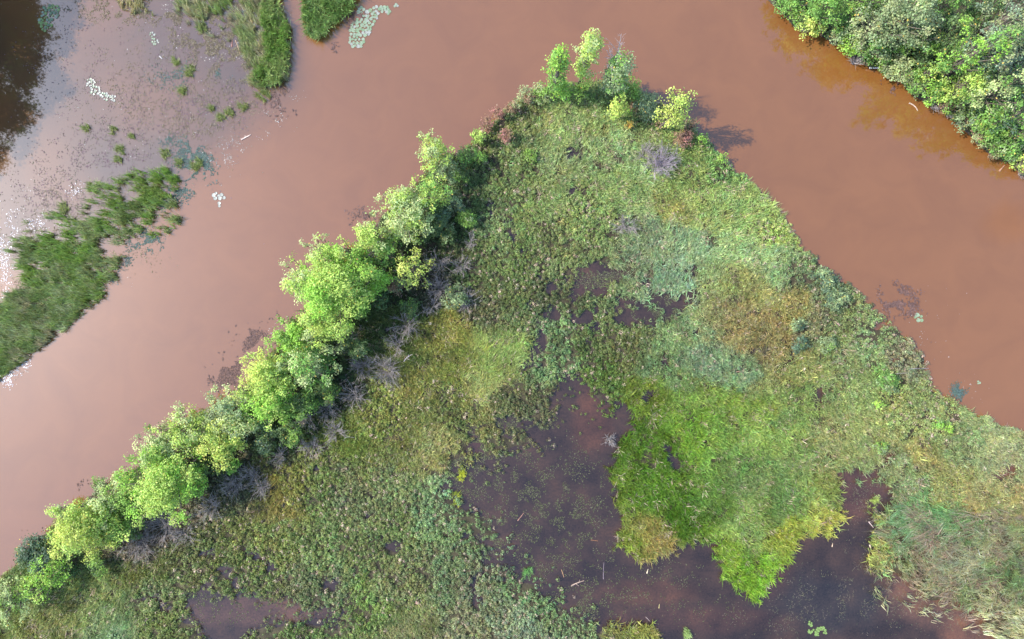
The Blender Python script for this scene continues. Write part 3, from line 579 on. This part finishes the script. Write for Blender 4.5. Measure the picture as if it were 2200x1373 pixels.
PAL = dict(lime=(158, 192, 88), ylime=(174, 200, 92), pale=(165, 190, 118), mid=(122, 162, 70), green=(112, 158, 72), dull=(130, 155, 102), dark=(86, 114, 62), teal=(88, 116, 84), olive=(146, 165, 108),
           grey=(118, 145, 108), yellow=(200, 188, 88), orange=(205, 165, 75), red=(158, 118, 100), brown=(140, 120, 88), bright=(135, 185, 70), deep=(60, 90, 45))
KT = 1.22
def plant(kind, px, py, r, h, color, label, dens=1.0, lobes=None, leaf=.17, seed=0, group=None, second=None, squash=None, cat=None, seen=.62, stretch=(1, 0), slim=False, low=.2):
    """tree or shrub: trunk with limbs and a crown built of many leaf sprays; px, py, r as seen in the photograph"""
    q = np.random.default_rng(int(px * 13 + py * 7 + seed)); R = r / PX * (1 - seen * h / H)
    wx, wy = W(px, py, seen * h)
    root = empty(kind, (wx, wy, .05), label, cat or kind.split("_")[-1], group)
    tree = "tree" in kind
    cz0 = h * (low if tree else .12); half = (h - cz0) / 2; mid = cz0 + half
    nl = lobes or int(max(12, min(60, 14 + R * R * 4.2)))
    lob = []; Vt, Ft = [], []
    e, ea = stretch; ea = math.radians(ea)
    for i in range(nl * 3):
        if len(lob) >= nl: break
        a = q.uniform(0, 2 * math.pi); zz = q.uniform(-.75, 1.0) if tree else q.uniform(-.4, .9)
        rad = math.sqrt(max(0, 1 - zz * zz * .92)) * q.uniform(.35, .98)
        ox, oy = rad * math.cos(a), rad * math.sin(a)
        u_, v_ = ox * math.cos(ea) + oy * math.sin(ea), -ox * math.sin(ea) + oy * math.cos(ea); u_ *= e; v_ /= e ** .5
        ox, oy = u_ * math.cos(ea) - v_ * math.sin(ea), u_ * math.sin(ea) + v_ * math.cos(ea)
        lr = R * q.uniform(.15, .36) if not slim else R * q.uniform(.36, .58)
        p = np.array([ox * (R - lr * .75), oy * (R - lr * .75), mid + zz * (half - lr * .6)])
        if any(np.linalg.norm(p - b) < .5 * max(lr, c) for b, c in lob): continue
        lob.append((p, lr))
    if tree and not slim:                                # shoots sticking out of the crown
        for _ in range(int(5 + R * 5)):
            a = q.uniform(0, 2 * math.pi); rr_ = R * q.uniform(.85, 1.12)
            lob.append((np.array([rr_ * math.cos(a), rr_ * math.sin(a), mid + half * q.uniform(-.3, .75)]), R * q.uniform(.09, .15) + .06))
    tr = (.03 + .012 * h) if tree else .04
    lx, ly = q.normal(0, .25, 2)
    top = np.array([lx, ly, mid + half * .35])
    tube(Vt, Ft, (0, 0, -.4), top, tr, tr * .35, 6, bend=(q.normal(0, .12), q.normal(0, .12), 0), segs=5)
    P, O, S, C = [], [], [], []
    base = lin(PAL[color]); sec = lin(PAL[second]) if second else base
    for p, lr in lob:
        t = q.uniform(.25, .9); st = np.array([lx * t, ly * t, top[2] * t]) if tree else np.array([0, 0, .1])
        if st[2] > p[2] - .2: st = st * ((p[2] - .2) / max(st[2], .01)) if p[2] > .4 else st
        tube(Vt, Ft, st, p, tr * (.42 - .2 * t) + .008, .014, 4, bend=(0, 0, -.08 * lr), segs=3)
        for _ in range(3):
            dd = q.normal(0, 1, 3); dd[2] = abs(dd[2]) * .7; dd /= np.linalg.norm(dd)
            tube(Vt, Ft, p * .82 + st * .18, p + dd * lr * .9, .016, .006, 3, segs=1)
        sq = .75 if squash is None else squash
        nleaf = int(dens * 6.2 * lr * lr * 3.1 / (leaf * leaf * .55) * .55)
        # sprays inside a lobe: leaves gathered round twig ends so the surface is tufted
        nt_ = max(5, int(nleaf / 7)); dv = q.normal(0, 1, (nt_, 3)); dv[:, 2] = dv[:, 2] * .8 + .35; dv /= np.linalg.norm(dv, axis=1, keepdims=True)
        tw = p + dv * (lr * (.5 + .85 * q.random((nt_, 1)) ** 1.3)) * [1, 1, sq]
        k = q.integers(0, nt_, nleaf); pos = tw[k] + q.normal(0, leaf * .75, (nleaf, 3)) * [1, 1, .6]
        P.append(pos); O.append(dv[k] * .55 + [0, 0, .6]); S.append(leaf * q.uniform(.55, 1.25, nleaf))
        lc = (base if q.random() > .35 else sec) * (1 + q.normal(0, .12)) ; tc = 1 + q.normal(0, .16, (nt_, 1))
        cc = lc * tc[k] * (1 + q.normal(0, .16, (nleaf, 1))) * (1 + q.normal(0, .05, (nleaf, 3)))
        yel = q.random(nleaf) < .015; cc[yel] = lin((190, 175, 80)); C.append(cc)
    V, F = leaf_quads(np.concatenate(P), np.concatenate(O), np.concatenate(S), q, .6, .55)
    V[:, 2] = np.maximum(V[:, 2], .05)
    mesh_obj("crown" if tree else "foliage", V, F, M_leaf, np.repeat((np.concatenate(C) * KT * [1.14, 1.0, 1.15]).clip(.004, .85), 4, 0), root)
    Vt = np.array(Vt); bc = lin((128, 116, 104)) * np.ones((len(Vt), 3)) * q.uniform(.7, 1.1)
    mesh_obj("trunk" if tree else "stem", Vt, np.array(Ft), M_wood, bc, root, smooth=True)
    return root

def deadwood(kind, px, py, r, h, label, n=40, tone=(172, 158, 160), seed=0, upright=.5, group=None):
    """bare grey bush or tree: forked stems and fine twigs"""
    q = np.random.default_rng(int(px * 3 + py * 11 + seed)); R = r / PX; wx, wy = W(px, py, .5 * h)
    V, F = [], []; TV, TF = [], []
    tree = "tree" in kind
    if tree: tube(V, F, (0, 0, -.3), (.1, .1, h * .95), .09, .02, 6, bend=(.1, -.1, 0), segs=6)
    for i in range(n):
        a = q.uniform(0, 6.283); out = q.uniform(.35, 1) * R; zt = h * q.uniform(.45, 1) * (1 if not tree else .9)
        p0 = np.array([q.normal(0, .12 * R), q.normal(0, .12 * R), 0]) if not tree else np.array([.1, .1, h * q.uniform(.25, .85)])
        if tree: zt = p0[2] + h * q.uniform(.05, .25)
        p1 = np.array([out * math.cos(a), out * math.sin(a), zt]); b = np.array([0, 0, upright * .18 * h])
        if tree: b *= 0
        tube(V, F, p0, p1, .026, .012, 4, bend=-b * .6 if not tree else None, segs=3)
        for _ in range(6):
            t = q.uniform(.3, 1); s = p0 + (p1 - p0) * t - b * .6 * 4 * t * (1 - t) * (0 if tree else 1); d = (p1 - p0) / np.linalg.norm(p1 - p0) * .6 + q.normal(0, .55, 3); d[2] = abs(d[2]) * .6 + .1
            e = s + d * R * q.uniform(.2, .5); tube(TV, TF, s, e, .013, .006, 3, segs=1)
            for _ in range(2):
                t2 = q.uniform(.3, 1); s2 = s + (e - s) * t2; d2 = d + q.normal(0, .5, 3); tube(TV, TF, s2, s2 + d2 * R * .2, .008, .005, 3, segs=1)
    root = empty(kind, (wx, wy, .05), label, "dead tree" if tree else "dead bush", group)
    V = np.array(V); TV = np.array(TV); c = lin(tone)
    mesh_obj("trunk" if tree else "stem", V, np.array(F), M_wood, c * q.uniform(.8, 1.2, (len(V), 1)), root)
    mesh_obj("twigs", TV, np.array(TF), M_wood, c * q.uniform(.75, 1.15, (len(TV), 1)), root)
    return root

G1 = "trees along the left bank of the point"
ROW = [  # kind px py r h colour second density label
    ("tree", 12, 1300, 42, 5.5, "pale", "mid", .7, "pale green tree cut by the lower left corner edge of the photo"),
    ("shrub", 82, 1195, 46, 3.2, "teal", "dark", 1.1, "dark teal shrub on the shore, lowest one of the tree row"),
    ("tree", 108, 1235, 34, 5.0, "bright", "lime", .8, "small bright green tree right behind the dark teal shrub"),
    ("tree", 72, 1262, 30, 4.5, "lime", "bright", .7, "thin lime tree left of the small bright green tree near the lower left"),
    ("tree", 178, 1138, 60, 7.0, "ylime", "lime", 1.0, "round yellow green tree, the yellowest crown of the lower row"),
    ("tree", 252, 1122, 38, 5.0, "mid", "lime", .9, "small mid green tree touching the right side of the yellow green crown"),
    ("tree", 250, 1066, 50, 6.5, "mid", "pale", .9, "green tree on the shore between the yellow green crown and the big round one"),
    ("tree", 360, 1038, 72, 8.5, "lime", "bright", 1.0, "big round bright green tree of the lower row"),
    ("tree", 342, 968, 48, 7.0, "pale", "mid", .9, "dull green tree on the shore above the big round bright one"),
    ("tree", 400, 925, 46, 7.0, "lime", "pale", .9, "lime tree sticking out over the river above the dull green one"),
    ("tree", 472, 955, 46, 6.5, "ylime", "mid", .8, "patchy yellow green tree at the inner side of the lower row"),
    ("tree", 498, 885, 50, 6.5, "pale", "dull", .85, "grey green tree in the middle of the left bank row"),
    ("tree", 568, 810, 50, 8.0, "lime", "ylime", 1.0, "lime crown standing out to the river below the grey green pair"),
    ("tree", 582, 862, 46, 7.0, "bright", "lime", .95, "bright green crown just below the protruding lime crown"),
    ("tree", 662, 775, 56, 7.5, "pale", "green", .9, "pale green tree below the giant crown of the left bank"),
    ("tree", 632, 722, 42, 6.5, "mid", "bright", 1.0, "darker green tree at the shore tucked under the giant crown"),
    ("tree", 720, 622, 76, 10.5, "lime", "bright", 1.0, "the giant bright green tree at the middle of the left bank"),
    ("tree", 660, 600, 42, 9.0, "pale", "lime", .75, "pale sparse tree on the river side of the giant crown"),
    ("tree", 700, 552, 36, 9.5, "lime", "pale", .85, "lime tree top above the giant crown, left of two"),
    ("tree", 752, 548, 30, 9.5, "bright", "lime", .9, "narrow bright tree top above the giant crown, right of two"),
    ("tree", 795, 590, 42, 8.0, "bright", "mid", .9, "bright green tree on the right shoulder of the giant crown"),
    ("tree", 700, 692, 44, 8.0, "lime", "ylime", .9, "lime tree at the foot of the giant crown"),
    ("tree", 886, 578, 38, 6.5, "ylime", "ylime", .45, "lone yellow green tree with open crown set back from the bank"),
    ("tree", 802, 506, 40, 7.5, "lime", "pale", .9, "lime tree leaning over the river above the giant crown"),
    ("tree", 832, 545, 34, 6.0, "green", "mid", .8, "green tree between the giant crown and the lone yellow green tree"),
    ("tree", 868, 458, 54, 7.5, "pale", "lime", .85, "broad pale tree of the upper left bank"),
    ("tree", 925, 420, 38, 6.5, "lime", "green", .8, "lime tree right above the broad pale tree"),
    ("tree", 930, 330, 36, 7.0, "lime", "pale", .9, "lime tree standing out alone from the upper left shore"),
    ("tree", 952, 365, 28, 5.0, "dull", "dark", .9, "dull green small tree behind the lime tree of the upper left shore"),
]
for k, x_, y_, r_, h_, c_, s_, d_, l_ in ROW:
    plant(k, x_, y_, r_ * 1.07, h_ * .76, c_, l_, d_, second=s_, group=G1, leaf=.16, low=.15)
G2 = "shrubs behind and between the bank trees"
SHR = [(1002, 336, 28, 2.6, "green", "dark", "round green shrub on the upper left shore beside the lime tree"), (985, 375, 26, 2.6, "dark", "mid", "dark green shrub inland of the upper left shore"), (935, 470, 36, 3.0, "dark", "teal", "dark shrub right of the broad pale tree"),
       (970, 440, 30, 2.6, "teal", "dull", "teal shrub inland above the dark shrub by the broad pale tree"), (895, 505, 32, 3.0, "dark", "mid", "dark shrub over the lone yellow green tree"), (960, 500, 26, 2.2, "dark", "dull", "low dark shrub beside the upper grey brush"),
       (1028, 293, 22, 2.4, "lime", "mid", "yellow green shrub at the shore below the reddish ones"), (1045, 268, 18, 1.8, "brown", "red", "brownish pink shrub at the shore, lowest of the reddish ones"), (1072, 246, 18, 1.8, "brown", "red", "reddest shrub at the shore of the point"),
       (1100, 232, 18, 1.8, "brown", "olive", "brownish shrub above the reddest one"), (1088, 292, 20, 1.8, "brown", "red", "dull reddish shrub just inland of the red shore shrubs"), (1130, 205, 22, 1.8, "olive", "brown", "olive shrub on the shore left of the point's first tree"),
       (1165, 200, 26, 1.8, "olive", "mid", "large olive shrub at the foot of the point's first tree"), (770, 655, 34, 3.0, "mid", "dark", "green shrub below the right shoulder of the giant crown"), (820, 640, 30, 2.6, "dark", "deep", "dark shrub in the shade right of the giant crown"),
       (850, 610, 26, 2.4, "dull", "brown", "dull shrub left below the lone yellow green tree"), (760, 745, 32, 2.6, "dark", "dull", "dark shrub under the foot of the giant crown"), (700, 840, 36, 3.0, "dark", "mid", "dark shrub behind the pale green tree"),
       (650, 870, 40, 3.6, "mid", "dark", "green shrub inside the middle of the row"), (625, 930, 34, 3.0, "dark", "mid", "dark shrub below the middle of the row, upper of two"), (575, 945, 36, 3.0, "dark", "teal", "dark shrub below the middle of the row, lower of two"),
       (545, 905, 34, 3.4, "mid", "dull", "green shrub right of the grey green tree"), (440, 1000, 30, 2.6, "dark", "mid", "dark shrub between the big round tree and the patchy one"), (500, 1000, 22, 2.2, "bright", "mid", "bright low shrub below the patchy yellow green tree"),
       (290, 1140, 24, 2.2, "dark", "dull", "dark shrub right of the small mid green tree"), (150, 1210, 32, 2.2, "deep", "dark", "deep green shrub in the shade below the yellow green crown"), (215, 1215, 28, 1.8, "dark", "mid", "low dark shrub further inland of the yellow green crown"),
       (215, 1045, 22, 2.0, "dull", "mid", "dull shrub on the shore above the lower row"), (135, 1095, 18, 1.8, "dull", "olive", "small shrub on the shore left of the yellow green crown"), (1000, 470, 26, 2.0, "mid", "dull", "mid green shrub at the marsh edge above the grey brush"),
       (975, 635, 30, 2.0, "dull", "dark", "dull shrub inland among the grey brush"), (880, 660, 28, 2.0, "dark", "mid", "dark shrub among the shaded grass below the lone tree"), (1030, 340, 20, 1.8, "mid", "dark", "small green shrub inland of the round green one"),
       (1210, 195, 30, 2.6, "bright", "green", "bright vine covered shrub around the foot of the point's first tree"), (1245, 200, 28, 2.4, "dark", "mid", "dark shrub between the point's first two trees"), (1285, 205, 26, 2.4, "dark", "green", "dark shrub left of the grey green tree on the point"),
       (1355, 192, 32, 3.0, "mid", "green", "green shrub right of the grey green tree on the point"), (1392, 222, 34, 3.2, "dull", "teal", "round dark green shrub between the yellowish and the lime tree on the point"), (1355, 230, 20, 1.8, "brown", "mid", "brownish shrub right of the yellowing sapling"),
       (1470, 300, 26, 1.6, "brown", "red", "reddish brown shrub right of the grey dead bush"), (1420, 262, 20, 1.6, "brown", "mid", "brownish shrub under the lime tree of the point"), (1510, 300, 14, 1.8, "bright", "lime", "small bright shrub on the right shore of the point"),
       (1552, 340, 12, 1.5, "bright", "lime", "tiny bright shrub farther down the right shore of the point"), (1352, 268, 9, 1.3, "orange", "yellow", "small orange yellow sapling below the yellowing one"), (1480, 270, 18, 1.8, "dark", "brown", "dark shrub on the shore between lime tree and its shadow"),
       (1140, 330, 20, 1.2, "mid", "dull", "low green shrub in the upper marsh grass"), (1890, 870, 14, 1.2, "bright", "lime", "bright low bush in the marsh of the right shore"), (1910, 825, 24, 1.4, "green", "dull", "green bush near the right shore above the pale sticks"),
       (2015, 912, 14, 1.2, "bright", "green", "bright bush of the far right marsh, left of two"), (2040, 920, 13, 1.2, "bright", "lime", "bright bush of the far right marsh, right of two"), (1795, 645, 32, 1.4, "dull", "teal", "dull purple green bush on the right shore"), (1770, 600, 30, 1.4, "teal", "dull", "teal bush on the right shore above the dull one"),
       (1720, 740, 22, 1.3, "teal", "dark", "dark bush in the ochre grass, upper one"), (1715, 700, 18, 1.2, "dull", "teal", "small bush above the dark bush in the ochre grass"), (1780, 740, 22, 1.3, "dull", "mid", "dull bush right of the dark bush in the ochre grass"), (1895, 960, 18, 1.0, "dull", "mid", "small bush in the marsh above the channel")]
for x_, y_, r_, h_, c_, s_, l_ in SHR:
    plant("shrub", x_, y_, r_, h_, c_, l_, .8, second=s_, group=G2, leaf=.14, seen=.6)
G3 = "trees at the tip of the point"
plant("tree", 1198, 150, 24, 10, "green", "green tree leaning left with narrow crown, first of the point's tip", .8, second="bright", group=G3, seen=.6, lobes=26, slim=True, low=.15)
plant("tree", 1262, 122, 30, 11.5, "lime", "tallest pale lime tree of the point's tip with open crown", .6, second="pale", group=G3, seen=.62, lobes=26, slim=True, low=.2)
plant("tree", 1325, 160, 29, 10, "dull", "grey green tree of the point's tip beside the bare dead one", .75, second="green", group=G3, seen=.6, lobes=28, slim=True, low=.12)
plant("tree", 1328, 232, 20, 5, "ylime", "yellowing sapling with orange leaves below the tip trees", .6, second="lime", group=G3, lobes=14, slim=True)
plant("tree", 1445, 236, 34, 8.5, "ylime", "lime yellow tree on the point casting its shadow on the river", .5, second="lime", group=G3, lobes=32, slim=False, low=.2)
deadwood("dead_tree", 1312, 150, 24, 9.5, "bare white dead tree between the tip trees", 22, (195, 185, 185))
G4 = "grey dead bushes in the marsh"
for x_, y_, r_, h_, n_, l_ in [(870, 700, 32, 1.4, 26, "grey brush over the shaded grass behind the giant crown"), (780, 790, 30, 1.5, 26, "grey brush left of the dense grey dead bush"), (720, 930, 28, 1.3, 22, "grey brush at the marsh edge right of the two lower dark shrubs"),
        (670, 960, 26, 1.2, 20, "low grey brush at the marsh edge beneath the two lower dark shrubs"), (560, 1040, 26, 1.2, 20, "low grey brush at the marsh edge right of the two grey dead bushes"), (990, 570, 24, 1.3, 20, "grey brush just below the thin bare bush at the marsh edge"), (1838, 132, 16, 1.0, 16, "brown dead brush at the waterline below the oval lime tree"), (2012, 226, 16, 1.0, 16, "brown dead brush at the waterline right of the curved branch"), (2042, 244, 14, .9, 14, "small dead brush at the waterline below the rounded lime tree"), (1725, 60, 10, .8, 8, "small dead twigs at the waterline by the yellowish bush"), (2198, 372, 12, 1.0, 12, "dead twigs on the bank cut by the right edge"),
        (1422, 352, 36, 2.2, 46, "largest grey dead bush in the upper marsh"), (1388, 330, 24, 1.6, 26, "small grey dead bush left of the largest one"), (1345, 485, 26, 1.2, 26, "low purple grey dead bush in the middle of the upper marsh"),
        (830, 795, 34, 2.0, 40, "grey dead bush with dense twigs below the giant crown"), (852, 740, 26, 1.8, 16, "forked bare bush above the dense grey one"), (760, 850, 30, 1.6, 26, "pale dead bush left below the dense grey one"),
        (1010, 520, 20, 1.8, 14, "thin bare bush at the marsh edge right of the dark shrubs"), (940, 560, 26, 1.6, 24, "grey brush right of the lone yellow green tree, upper"), (945, 620, 30, 1.6, 28, "grey brush right of the lone yellow green tree, lower"),
        (925, 660, 24, 1.4, 20, "grey brush at the lower end beside shaded grass"), (800, 545, 24, 2.6, 18, "bare twigs between the lime tree over the river and the green tree"), (745, 735, 26, 1.5, 18, "dead brush at the foot of the giant crown"),
        (700, 880, 26, 1.5, 20, "dead brush behind the dark shrub of the row"), (350, 1128, 34, 1.4, 34, "grey dead thicket right of the lower row, upper"), (300, 1162, 38, 1.3, 34, "grey dead thicket right of the lower row, lower"), (395, 1150, 28, 1.2, 22, "grey brush at the marsh end of the lower thicket"),
        (500, 1045, 28, 1.5, 26, "grey dead bush below the bright low shrub"), (540, 1020, 26, 1.4, 20, "grey dead bush right of the bright low shrub"), (455, 1090, 30, 1.3, 24, "grey dead brush right of the big round tree"), (600, 985, 24, 1.3, 18, "dead brush under the lower dark shrubs"),
        (140, 1225, 22, 2.2, 18, "bare twisted bush beside the small bright green tree"), (1000, 645, 28, 1.2, 22, "brown dead brush at the marsh edge inland of the row"), (660, 905, 24, 1.6, 16, "dead twigs under the middle of the row")]:
    if l_: deadwood("dead_bush", x_, y_, r_, h_, l_, n_, group=G4, tone=(165, 155, 150) if x_ != 1422 else (172, 158, 165))
G5 = "trees of the woodland on the upper right bank"
WD = [(1700, 18, 28, 6, "green", "mid", "green tree at the wood's left corner by the river"), (1740, 58, 25, 5, "ylime", "lime", "yellowish bush like tree leaning over the river near the wood's left corner"), (1775, 15, 36, 8, "green", "mid", "green tree on the top edge near the wood's left corner"),
      (1795, 52, 28, 7, "green", "dull", "green tree behind the oval lime tree"), (1832, 86, 29, 6, "bright", "lime", "oval lime tree on the river side of the wood"), (1802, 80, 16, 4, "dull", "dull", "small dull tree left of the oval lime tree"),
      (1888, 52, 48, 11, "dull", "olive", "large grey green tree behind the oval lime tree"), (1950, 30, 54, 13, "olive", "dull", "broad olive tree on the top edge of the wood"), (1882, 100, 34, 8, "green", "dull", "green tree at the bank between oval lime tree and olive layered one"),
      (1975, 75, 34, 9, "dull", "mid", "mid tone tree below the broad olive tree"), (1935, 132, 40, 8, "olive", "pale", "olive layered tree hanging over the bank above the white log"), (1968, 168, 27, 6, "green", "mid", "green tree on the bank right of the white log"),
      (1998, 156, 18, 6, "lime", "ylime", "small yellow green tree behind the bank right of the white log"), (2032, 78, 42, 8, "dark", "mid", "dark tree in the wood's middle, left of the bright one"), (2005, 115, 30, 7, "dark", "green", "dark tree behind the olive layered tree"),
      (2080, 50, 34, 7, "dark", "deep", "shaded dark tree below the top edge of the wood"), (2095, 112, 42, 10, "bright", "green", "bright green tree in the middle of the wood"), (2152, 92, 50, 14, "grey", "olive", "large grey green tree near the right edge, lower of two"),
      (2172, 25, 48, 15, "grey", "olive", "large grey green tree in the upper right corner"), (2118, 18, 30, 7, "dark", "olive", "dark tree by the gap at the top edge"), (2012, 192, 32, 7, "green", "bright", "green tree at the bank above the curved branch"),
      (2068, 180, 42, 10, "lime", "green", "lime green rounded tree above the bank"), (2120, 150, 28, 9, "lime", "mid", "lime tree between the rounded lime tree and the grey giant"), (2146, 190, 44, 11, "pale", "green", "pale rounded tree near the right edge"),
      (2086, 250, 32, 6, "dull", "grey", "grey green tree at the bank below the rounded lime tree"), (2135, 248, 36, 8, "green", "mid", "green tree inland of the grey green bank tree"), (2182, 238, 38, 9, "green", "teal", "blue green tree cut by the right edge"),
      (2150, 290, 36, 7, "green", "mid", "green tree above the round bank bush near the right edge"), (2170, 320, 26, 5, "green", "dull", "round low tree at the bank near the right edge"), (2196, 348, 18, 4, "lime", "ylime", "small lime tree cut by the right edge at the bank"),
      (1850, 10, 32, 9, "mid", "green", "mid green tree on the top edge between two large crowns"), (2020, 10, 38, 9, "green", "dark", "green tree on the top edge right of the broad olive tree"), (2190, 160, 34, 12, "grey", "dull", "grey green tree on the right edge under the grey giant"),
      (2192, 290, 26, 7, "green", "mid", "green tree on the right edge above the small lime one")]
def bank_dist(px, py, poly=WOOD):
    a = np.array(poly[:-1], float); b = np.array(poly[1:], float); p = np.array([px, py]); ab = b - a
    t = np.clip(((p - a) * ab).sum(1) / (ab ** 2).sum(1), 0, 1); return np.hypot(*(a + ab * t[:, None] - p).T).min()
for x_, y_, r_, h_, c_, s_, l_ in WD:
    lim = max(2.2, (bank_dist(x_, y_) - 8) * H / (math.hypot(x_ - 1100, y_ - 686) * .6) )
    plant("tree", x_, y_, r_ * 1.03, min(h_ * (.7 + .6 * ((x_ * 7 + y_) % 10) / 10), lim, 12), c_, l_, .95, second=s_, group=G5, leaf=.18, seen=.6, low=.08)
# overhanging shrubs all along the wooded bank
cum = 0
for (ax, ay), (bx, by) in zip(WOOD[2:16], WOOD[3:17]):
    L = math.hypot(bx - ax, by - ay); k = max(1, round(L / 34))
    for j in range(k):
        t = (j + .5) / k; qx, qy = ax + (bx - ax) * t + 12, ay + (by - ay) * t - 10
        if qx > 2215: continue
        cum += 1
        plant("shrub", qx, qy, 20 + 6 * math.sin(cum * 2.3), 1.7, ("dull", "green", "mid", "dark", "brown", "olive")[cum % 6], "low bush overhanging the river along the wooded upper right bank", .7, second=("mid", "dull", "brown")[cum % 3], leaf=.14, group="low bushes along the wooded bank")
plant("shrub", 2112, 300, 22, 1.6, "brown", "brown half dead shrub at the bank below the grey green tree", .5, second="olive", leaf=.13)
plant("shrub", 2135, 332, 18, 1.4, "olive", "grassy olive shrub at the bank right of the brown one", .6, second="brown", leaf=.13)
# tall trees just outside the frame: only their reflections and shadows fall on the water at the upper left
for i, (x_, y_, r_, h_, l_) in enumerate([(-51.5, 27.5, 3.6, 15, "tall tree mirrored dark in the very corner of the upper left shallows"), (-52.0, 21.5, 3.4, 14.5, "tall tree mirrored dark below the corner of the shallows"), (-55.5, 17.0, 3.4, 15, "tree mirrored brown lowest along the left edge shallows"),
                                          (-52.5, 32.5, 3.6, 15, "tall tree beyond the upper left corner darkening the water"), (-57.0, 10.5, 2.6, 12, "small tree mirrored at the left edge above the reed bed"), (-49.5, 25.0, 3.0, 12, "broad low tree shading the corner of the upper left shallows"), (-50.0, 30.0, 3.2, 13, "low tree shading the very top left corner of the water")]):
    o = plant("tree", 1100, 686, r_ * PX, h_, "deep", l_, .95, second="mid", leaf=.24, seen=0, seed=i * 31, group="tall trees beyond the left edge")
    o.location = (x_, y_, .05)

# ------------------------------------------------------------------ driftwood
def log(px, py, L, ang, rad, tone, label, curve=0., kind="driftwood_log", z=.03, tilt=0, fork=False):
    V, F = [], []; l = L / PX; a = math.radians(ang); d = np.array([math.cos(a), math.sin(a), 0]); s = np.array([-d[1], d[0], 0]); q = np.random.default_rng(int(px + py))
    tube(V, F, -d * l / 2, d * l / 2 + np.array([0, 0, tilt]), rad, rad * .45, 7, bend=s * curve * l, segs=7)
    for e, sg in ((0, 1), (len(V) - 7, -1)): 
        c = len(V); V.append(np.mean(V[e:e + 7], 0))
        for k in range(7): F.append((e + k, e + (k + 1) % 7, c, c))
    if fork: 
        tube(V, F, d * l * .1, d * l * .25 + s * l * .22 + np.array([0, 0, .12]), rad * .6, rad * .25, 5, segs=3); tube(V, F, -d * l * .1, -d * l * .0 - s * l * .18 + np.array([0, 0, .08]), rad * .5, rad * .2, 5, segs=2)
    V = np.array(V); V = V + q.normal(0, rad * .07, V.shape)
    me = bpy.data.meshes.new(kind); me.from_pydata([tuple(v) for v in V], [], [tuple(dict.fromkeys(f)) for f in F]); me.update()
    at = me.color_attributes.new("tint", 'FLOAT_COLOR', 'POINT'); c4 = np.ones((len(V), 4), np.float32); c4[:, :3] = lin(tone) * q.uniform(.8, 1.1, (len(V), 1)); at.data.foreach_set("color", c4.ravel())
    me.materials.append(M_wood)
    o = bpy.data.objects.new(kind, me); col.objects.link(o); wx, wy = W(px, py); o.location = (wx, wy, z); return tag(o, label, "driftwood", None)
log(1962, 230, 25, -42, .06, (190, 168, 150), "curved pale branch floating off the wooded right bank", .12)
log(2152, 362, 17, 48, .08, (168, 128, 104), "short reddish log floating at the far right bank", .02)
log(1900, 153, 72, -8, .09, (215, 208, 200), "long white log leaning from the right bank into the river", .03, z=.25, tilt=.5, fork=True)
log(529, 295, 23, 28, .07, (220, 195, 180), "pale log in the litter between reed bed and river", .0)
log(346, 124, 9, -45, .05, (215, 205, 195), "tiny pale stick in the upper shallows", .0)
log(511, 102, 32, -72, .035, (205, 170, 140), "thin long stick leaning below the brownish reed bank", .02)
log(499, 94, 14, 85, .035, (200, 140, 120), "short reddish stick beside the long thin one", .0)
log(1119, 1110, 22, 52, .04, (165, 125, 108), "thin reddish stick floating in the dark pond", .0)
log(1241, 1253, 30, 22, .06, (175, 152, 134), "pale forked log in the lower dark pond", .04, fork=True)
log(1209, 1232, 17, -72, .03, (190, 150, 110), "small tan stick left above the forked log", .0)
log(1297, 1226, 36, 88, .03, (140, 125, 130), "upright looking grey stick in the lower pond", .02)
log(1277, 1161, 16, -8, .025, (170, 120, 85), "thin brown stick right of the pondweed", .0)
log(1391, 1227, 10, 75, .05, (210, 195, 165), "short pale stick near the cattail shore", .0)
log(1392, 1330, 13, -45, .03, (180, 160, 150), "small slanting stick at the pond bottom", .0)
log(1416, 1302, 9, 85, .035, (190, 175, 120), "tiny upright stick above the slanting one", .0)
log(1968, 791, 40, 2, .02, (175, 165, 165), "long white straw lying at the right shore, longer of two", .0, z=.5)
log(1930, 801, 24, 4, .018, (170, 160, 155), "white straw lying at the right shore, shorter of two", .0, z=.5)
log(1871, 1127, 16, -52, .05, (205, 180, 170), "pale stick floating in the channel left of the combed reeds", .0)
log(1788, 1171, 8, 80, .04, (220, 190, 160), "tiny pale stick in the channel below the yellow reeds", .0)
log(1869, 1174, 8, -75, .05, (225, 200, 175), "short pale stick beside the straw reeds", .0)
log(1075, 978, 12, -38, .03, (190, 180, 165), "tiny pale stick above the pondweed", .0)
log(1977, 1069, 20, 55, .04, (205, 205, 160), "pale stalk bundle at the upper tip of the combed reeds", .0, z=.4)
log(880, 768, 24, 40, .04, (185, 172, 172), "pale fallen branch beside the forked bare bush", .1, z=.8, fork=True)
log(1992, 208, 18, -3, .03, (200, 170, 150), "thin stick at the water's edge under the right bank", .0)
log(60, 1258, 70, 12, .05, (120, 108, 105), "long dark bare branch reaching across the lower left corner", .03, z=2.4)
# pale dead patch at the pond's east shore
deadwood("dead_bush", 1312, 945, 14, .7, "bleached dead plant on the pond's east shore", 18, (165, 156, 150))
